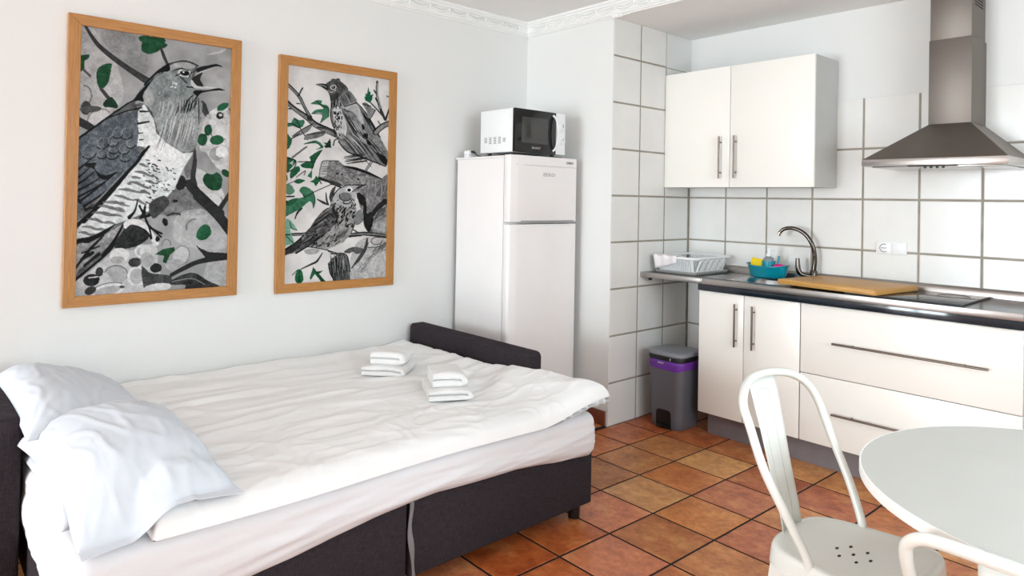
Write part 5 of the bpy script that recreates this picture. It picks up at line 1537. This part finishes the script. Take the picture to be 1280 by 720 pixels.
# pillows
def pillow(name, label, corners, h, zf, seed, flap=0.0, nu=70, nv=56, pinch=0.06, hb=0.4, group=None):
    """corners: four (x, y) in order (-u-v, +u-v, +u+v, -u+v); zf(x, y, u, v) gives the resting surface"""
    c = [Vector(q) for q in corners]
    tp_, bt_ = [], []
    for i in range(nu):
        u = -1 + 2 * i / (nu - 1)
        r1, r2_ = [], []
        for j in range(nv):
            v = -1 + 2 * j / (nv - 1)
            uu = u * (1 - pinch * (1 - v * v) * abs(u) ** 3 * -0.5) ; vv = v
            pu, pv = (u + 1) / 2, (v + 1) / 2
            p = c[0] * (1 - pu) * (1 - pv) + c[1] * pu * (1 - pv) + c[2] * pu * pv + c[3] * (1 - pu) * pv
            ctr = (c[0] + c[1] + c[2] + c[3]) / 4
            inward = pinch * ((1 - abs(v) ** 2) * abs(u) ** 4 * 0.0 + (abs(u) ** 6) * (1 - v * v) + (abs(v) ** 6) * (1 - u * u))
            p = p + (ctr - p) * inward
            ue = u if u < 0 else u * (1 + flap)
            pr_ = max(0.0, 1 - abs(min(1.0, max(-1.0, ue))) ** 2.6) ** 0.55 * max(0.0, 1 - abs(v) ** 2.6) ** 0.55
            crs = 1 - abs(vn(u * 2.2 + v * 1.4 + seed, v * 3.4 - u * 1.8, seed + 5)) * 3.2
            rad = 0.007 * max(0, crs - 0.3) + 0.006 * vn(u * 1.7 + seed, v * 1.7, seed) + 0.0025 * vn(u * 5 + v * 2, v * 3 + seed, 3)
            an = math.atan2(v - (1.15 if v > 0 else -1.15), u - (1.15 if u > 0 else -1.15))
            dc = math.hypot(abs(u) - 1, abs(v) - 1)
            rad += 0.0055 * math.sin(an * 30 + seed + 2 * vn(u * 2, v * 2, seed)) * max(0, 1 - dc / 0.7) * pr_ ** 0.3
            base = zf(p.x, p.y, u, v)
            th = h * pr_
            r1.append((p.x, p.y, base + 0.003 + th * (1 - hb) + th * hb + rad * min(1, pr_ * 2.5) + 0.0025))
            r2_.append((p.x, p.y, base + 0.003))
        tp_.append(r1); bt_.append(r2_)
    b = B().grid(tp_)
    b.grid([r_[::-1] for r_ in bt_])
    n1 = nu * nv
    # side strip along the rim
    rim = [(i, 0) for i in range(nu)] + [(nu - 1, j) for j in range(1, nv)] + [(i, nv - 1) for i in range(nu - 2, -1, -1)] + [(0, j) for j in range(nv - 2, 0, -1)]
    b.grid([[tp_[i][j] for i, j in rim], [bt_[i][j] for i, j in rim]], closed_v=True)
    b.weld(0.0002).fixnormals()
    ctr = (c[0] + c[1] + c[2] + c[3]) / 4
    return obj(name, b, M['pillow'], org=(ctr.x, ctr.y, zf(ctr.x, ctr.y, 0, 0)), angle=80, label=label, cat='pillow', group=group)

def on_bed(x, y):
    z = duvet_z(min(max(x, 0.06), 1.44), max(y, -2.60))
    k = smooth((-2.60 - y) / 0.12)
    return z + (MT + 0.004 - z) * k
def se(t, k):
    return max(0.0, 1 - abs(min(1, max(-1, t))) ** k)
def z_back(x, y, u, v):
    return MT + 0.05 + 0.085 * smooth((-2.54 - y) / 0.34)
pillow('pillow', 'white pillow leaning in the corner between the wall and the left armrest', [(0.035, -2.892), (0.92, -2.866), (0.86, -2.46), (0.04, -2.47)], 0.130, z_back, 1.7)
def z_low(x, y, u, v):
    return on_bed(x, y) + 0.004
pillow('pillow', 'white pillow lying underneath the front pillow, only its left edge showing', [(0.66, -2.848), (1.33, -2.835), (1.32, -2.47), (0.76, -2.45)], 0.085, z_low, 4.2)
def z_front(x, y, u, v):
    z1 = MT + 0.055 + 0.050 * se((x - 0.99) / 0.40, 2.2) ** 0.6 * se((y + 2.64) / 0.26, 2.4) ** 0.7
    z1 -= 0.050 * smooth((x - 1.28) / 0.24)
    return max(on_bed(x, y) + 0.008, z1)
pillow('pillow', 'plump pillow on top at the front left edge of the bed', [(0.70, -2.872), (1.535, -2.825), (1.525, -2.440), (0.72, -2.445)], 0.112, z_front, 7.9, flap=0.16)

# folded towels, two on each pile
def towel(name, label, fl_pt, fr_pt, depth, z0, layers, t, group=None):
    a, c = Vector(fl_pt), Vector(fr_pt)
    ux = (c - a).normalized(); w = (c - a).length
    dv_ = Vector((-ux.y, ux.x))
    # outline of a sheet folded to and fro: centre line, then thick strip
    cl = []
    for k_ in range(layers):
        z = t / 2 + k_ * t
        xs = [0.5 * t, w - 0.5 * t] if k_ % 2 == 0 else [w - 0.5 * t, 0.5 * t]
        for q in range(7):
            cl.append((xs[0] + (xs[1] - xs[0]) * q / 6, z))
        if k_ < layers - 1:
            s = 1 if k_ % 2 == 0 else -1
            for q in range(1, 5):
                an = -PI / 2 + PI * q / 5
                cl.append((xs[1] + s * t * 0.5 * math.cos(an), z + t / 2 + t / 2 * math.sin(an)))
    th = t * 0.475
    lf, rg = [], []
    for i in range(len(cl)):
        p0, p1 = cl[max(0, i - 1)], cl[min(len(cl) - 1, i + 1)]
        dx, dz = p1[0] - p0[0], p1[1] - p0[1]
        L_ = math.hypot(dx, dz); nx_, nz_ = -dz / L_, dx / L_
        lf.append((cl[i][0] + nx_ * th, cl[i][1] + nz_ * th)); rg.append((cl[i][0] - nx_ * th, cl[i][1] - nz_ * th))
    out = lf + rg[::-1]
    rows = []
    nd = 15
    for q in range(nd):
        f = q / (nd - 1)
        ins = 0.35 * th if q in (0, nd - 1) else 0
        row = []
        for i, (x_, z_) in enumerate(out):
            ci = cl[i] if i < len(cl) else cl[2 * len(cl) - 1 - i]
            x2 = x_ + (ci[0] - x_) * (0.5 if ins else 0); z2 = z_ + (ci[1] - z_) * (0.5 if ins else 0)
            wob = 0.0035 * vn(x_ * 14 + f * 2, f * 6, z0 * 40 + len(label)) + 0.002 * vn(x_ * 40, f * 18, 3)
            lump = 0.34 * t * layers * (4 * (x_ / w) * (1 - x_ / w)) * (z_ / (t * layers)) * 0.5
            hem_ = 0.0022 * math.sin(x_ * 300) * math.exp(-((f - 0.78) / 0.05) ** 2) * (1 if z_ > t * (layers - 0.8) else 0)
            pt = a + ux * (x_ + 0.004 * vn(f * 5, z_ * 50, 7)) + dv_ * (f * depth + 0.004 * vn(x_ * 20, z_ * 90, 1))
            row.append((pt.x, pt.y, z0 + z2 + wob * min(1, z_ / t) + lump + hem_))
        rows.append(row)
    b = B().grid(rows, closed_v=True)
    m = len(cl)
    for row in (rows[0], rows[-1]):
        b.grid([[row[i], row[2 * m - 1 - i]] for i in range(m)])
    b.weld(0.00005).fixnormals()
    ctr = a + ux * w / 2 + dv_ * depth / 2
    return obj(name, b, M['towel'], org=(ctr.x, ctr.y, z0), angle=75, label=label, cat='towel', group=group)

def pile(fl, fr, depth, which):
    a, c = Vector(fl), Vector(fr)
    ux = (c - a).normalized(); dv_ = Vector((-ux.y, ux.x)); w = (c - a).length
    zs = [duvet_z(*(a + ux * w * s + dv_ * depth * q)) for s in (0.05, 0.5, 0.95) for q in (0.05, 0.5, 0.95)]
    z0 = sorted(zs)[4] - 0.001
    towel('bath_towel', f'folded bath towel at the bottom of the pile {which}', fl, fr, depth, z0, 2, 0.0215)
    k = 0.14
    a2 = a + ux * w * (0.14 if 'wall' in which else 0.10) + dv_ * depth * 0.16
    c2 = a2 + ux * w * 0.80
    towel('hand_towel', f'small hand towel on top of the pile {which}', a2, c2, depth * 0.74, z0 + 0.0445, 2, 0.0275)
pile((0.565, -1.555), (0.722, -1.415), 0.20, 'nearer the wall')
pile((1.105, -1.548), (1.190, -1.385), 0.255, 'nearer the bed front')

# ------------------------------------------------------------------ table and chairs
tx, ty, tr, tz = 3.182, -1.215, 0.487, 0.72
tb = thing('round_table', 'round pale grey table with a white edge in the right foreground', 'table', (tx, ty, 0))
obj('tabletop', B().lathe([(0, tz - 0.006), (tr - 0.004, tz - 0.006), (tr - 0.004, tz), (0, tz)], (tx, ty, 0), 96), M['table_top'], tb, angle=30)
obj('edge_band', B().lathe([(tr - 0.004, tz - 0.0005), (tr - 0.001, tz), (tr, tz - 0.002), (tr, tz - 0.024), (tr - 0.003, tz - 0.027), (0, tz - 0.027), (0, tz - 0.0065), (tr - 0.004, tz - 0.0065), (tr - 0.004, tz - 0.0005)], (tx, ty, 0), 96), M['table_edge'], tb, angle=30, label='white table edge')
obj('column', B().lathe([(0, 0.03), (0.038, 0.03), (0.036, 0.60), (0.05, tz - 0.04), (0.11, tz - 0.0275), (0, tz - 0.0275)], (tx, ty, 0), 28), M['metal_white'], tb, angle=30)
obj('base_plate', B().lathe([(0, 0.001), (0.25, 0.001), (0.252, 0.008), (0.12, 0.022), (0.045, 0.034), (0, 0.034)], (tx, ty, 0), 48), M['metal_white'], tb, angle=30)

def metal_leg(parent, sx, sy, x0, y0, zt_, splay):
    """tapered pressed sheet leg, an L section open to the inside"""
    b = B()
    x1, y1 = x0 + sx * splay, y0 + sy * splay
    wt_, wb2 = 0.070, 0.030
    t = bmesh.new()
    def ring(x, y, z, w):
        return [t.verts.new(p) for p in ((x, y, z), (x - sx * w, y, z), (x - sx * w, y - sy * 0.002, z), (x - sx * 0.002, y - sy * 0.002, z), (x - sx * 0.002, y - sy * w, z), (x, y - sy * w, z))]
    rs = [ring(x0, y0, zt_, wt_), ring(x0 + sx * splay * 0.5, y0 + sy * splay * 0.5, zt_ * 0.5, 0.046), ring(x1, y1, 0.006, wb2)]
    for a_, c_ in zip(rs[:-1], rs[1:]):
        for k_ in range(6): t.faces.new((a_[k_], a_[(k_ + 1) % 6], c_[(k_ + 1) % 6], c_[k_]))
    t.faces.new(rs[0]); t.faces.new(rs[-1][::-1])
    bmesh.ops.recalc_face_normals(t, faces=t.faces[:])
    b._merge(t)
    lg = obj('leg', b, M['metal_white'], parent, angle=35)
    obj('foot_cap', B().box(min(x1, x1 - sx * 0.034) - 0.002, max(x1, x1 - sx * 0.034) + 0.002, min(y1, y1 - sy * 0.034) - 0.002, max(y1, y1 - sy * 0.034) + 0.002, 0.0008, 0.010, 0.002), M['hole'], lg)
    return lg

def metal_chair(name, label, splat_w, bow_pts, bow_r, splat_pts, seat=0.178, zs=0.45):
    """local frame: faces +x, seat centred on the origin; built at the origin and placed afterwards"""
    t = thing(name, label, 'chair', (0, 0, 0))
    P = []
    n = 56
    def sq(r, k, taper=0.0):
        pts = []
        for i in range(n):
            a = 2 * PI * i / n
            c_, s_ = math.cos(a), math.sin(a)
            x_ = r * abs(c_) ** (2 / k) * (1 if c_ > 0 else -1)
            y_ = r * abs(s_) ** (2 / k) * (1 if s_ > 0 else -1)
            y_ *= 1 + taper * (x_ / r) * min(1.0, r / 0.15)
            pts.append((x_, y_))
        return pts
    for (r, k, z) in ((0.02, 2.2, zs - 0.012), (0.08, 2.4, zs - 0.010), (0.125, 3.0, zs - 0.007), (seat - 0.028, 4.5, zs - 0.003), (seat - 0.012, 5.0, zs), (seat - 0.003, 5.2, zs - 0.004), (seat, 5.4, zs - 0.013), (seat + 0.003, 5.6, zs - 0.050), (seat + 0.001, 5.6, zs - 0.050), (seat - 0.003, 5.4, zs - 0.014), (seat - 0.02, 4.6, zs - 0.006), (0.02, 2.2, zs - 0.015)):
        P.append([(p[0], p[1], z) for p in sq(r, k * 0.8, 0.15)])
    b = B().grid(P, closed_v=True)
    for z in (0, len(P) - 1):
        vs = [v for v in b.bm.verts if abs(v.co.z - P[z][0][2]) < 1e-6 and v.co.xy.length < 0.03]
        f = b.bm.faces.new(sorted(vs, key=lambda v: math.atan2(v.co.y, v.co.x)))
    s_ = obj('seat', b.fixnormals(), M['metal_white'], t, angle=50)
    for (hx, hy) in ((0, 0), (0.042, 0.0), (-0.042, 0.0), (0.021, 0.036), (-0.021, 0.036), (0.021, -0.036), (-0.021, -0.036)):
        obj('drain_hole', B().lathe([(0, 0.0), (0.0048, 0.0), (0.0048, 0.0009), (0, 0.0009)], (hx, hy, zs - 0.0118 + 0.012 * math.hypot(hx, hy)), 12, sx=0.75, sy=1.5), M['hole'], s_)
    q = seat - 0.012
    for sx in (1, -1):
        for sy in (1, -1):
            metal_leg(t, sx, sy, sx * (q - 0.012), sy * (q - 0.016 + 0.022 * sx), zs - 0.012, 0.045)
    for sy in (1, -1):
        obj('side_brace', B().tube([(-q - 0.03, sy * (q + 0.02), 0.16), (q + 0.03, sy * (q + 0.035), 0.16)], 0.004, 8), M['metal_white'], t)
    obj('back_bow', B().tube(bow_pts, bow_r, 14), M['metal_white'], t, angle=60)
    rows, rows2 = [], []
    m = len(splat_pts)
    for i, (x_, z_, w) in enumerate(splat_pts):
        rows.append([(x_ - 0.006 * (1 - (k_ / 6 - 1) ** 2) , -w / 2 + w * k_ / 12, z_) for k_ in range(13)])
    sp_ = obj('splat', B().grid(rows).fixnormals(), M['metal_white'], t, angle=60)
    md = sp_.modifiers.new('thickness', 'SOLIDIFY'); md.thickness = 0.0018; md.offset = 0
    # pressed bead on the splat
    def on(f, g):
        i = f * (m - 1); i0 = int(min(m - 2, i)); r_ = i - i0
        A_, C_ = splat_pts[i0], splat_pts[i0 + 1]
        x_, z_, w = (A_[k_] + (C_[k_] - A_[k_]) * r_ for k_ in range(3))
        return (x_ + 0.0012 - 0.006 * (1 - g * g), w / 2 * g, z_)
    bead = [on(0.10 + 0.74 * k_ / 12, -0.42) for k_ in range(13)] + [on(0.87, -0.30), on(0.88, 0.0), on(0.87, 0.30)] + [on(0.84 - 0.74 * k_ / 12, 0.42) for k_ in range(13)]
    obj('pressed_bead', B().tube(bead, 0.0026, 6), M['metal_white'], sp_, angle=60)
    return t

# side chair facing the table
half = 0.160
_h = [(-0.042, 0.162, 0.425), (-0.044, 0.164, 0.46), (-0.085, 0.183, 0.55), (-0.143, 0.198, 0.66), (-0.185, 0.196, 0.76), (-0.214, 0.180, 0.808), (-0.238, 0.130, 0.838), (-0.257, 0.066, 0.849)]
bow = spline([(x_, -y_, z_) for x_, y_, z_ in _h] + [(-0.263, 0.0, 0.852)] + [(x_, y_, z_) for x_, y_, z_ in _h[::-1]], 6)
spl = [(-0.160, 0.436, 0.104), (-0.172, 0.50, 0.108), (-0.198, 0.60, 0.116), (-0.222, 0.70, 0.128), (-0.245, 0.79, 0.140), (-0.2615, 0.848, 0.146)]
c1 = metal_chair('metal_chair', 'white pressed steel cafe chair with a tall bow back facing the round table', 0.12, [tuple(p) for p in bow], 0.0115, spl)
c1.location = (2.684, -1.305, 0)
c1.rotation_euler = (0, 0, math.radians(0))
# low-backed chair pushed under the near side of the table
h2 = 0.213
bow2 = spline([(-0.060, -h2 + 0.012, 0.425), (-0.066, -h2 + 0.010, 0.47), (-0.112, -h2 - 0.010, 0.60), (-0.146, -h2 - 0.012, 0.672), (-0.158, -h2 - 0.002, 0.706), (-0.163, -h2 + 0.034, 0.724), (-0.168, -0.09, 0.727), (-0.172, 0.0, 0.728),
               (-0.168, 0.09, 0.727), (-0.163, h2 - 0.034, 0.724), (-0.158, h2 + 0.002, 0.706), (-0.146, h2 + 0.012, 0.672), (-0.112, h2 + 0.010, 0.60), (-0.066, h2 - 0.010, 0.47), (-0.060, h2 - 0.012, 0.425)], 6)
spl2 = [(-0.165, 0.432, 0.19), (-0.165, 0.50, 0.19), (-0.166, 0.60, 0.20), (-0.170, 0.726, 0.205)]
c2 = metal_chair('metal_chair', 'low backed white steel chair pushed under the near side of the round table', 0.2, [tuple(p) for p in bow2], 0.0125, spl2)
c2.location = (3.165, -1.565, 0)
c2.rotation_euler = (0, 0, math.radians(90))

# groups of like things
for o in COL.objects:
    if o.parent is None and o.get('category'):
        g = {'pillow': 'white pillows on the bed', 'towel': 'folded towels on the bed', 'chair': 'white steel chairs at the round table',
             'picture': 'framed bird prints over the bed', 'cabinet': 'cream gloss kitchen units'}.get(o['category'])
        if g: o['group'] = g
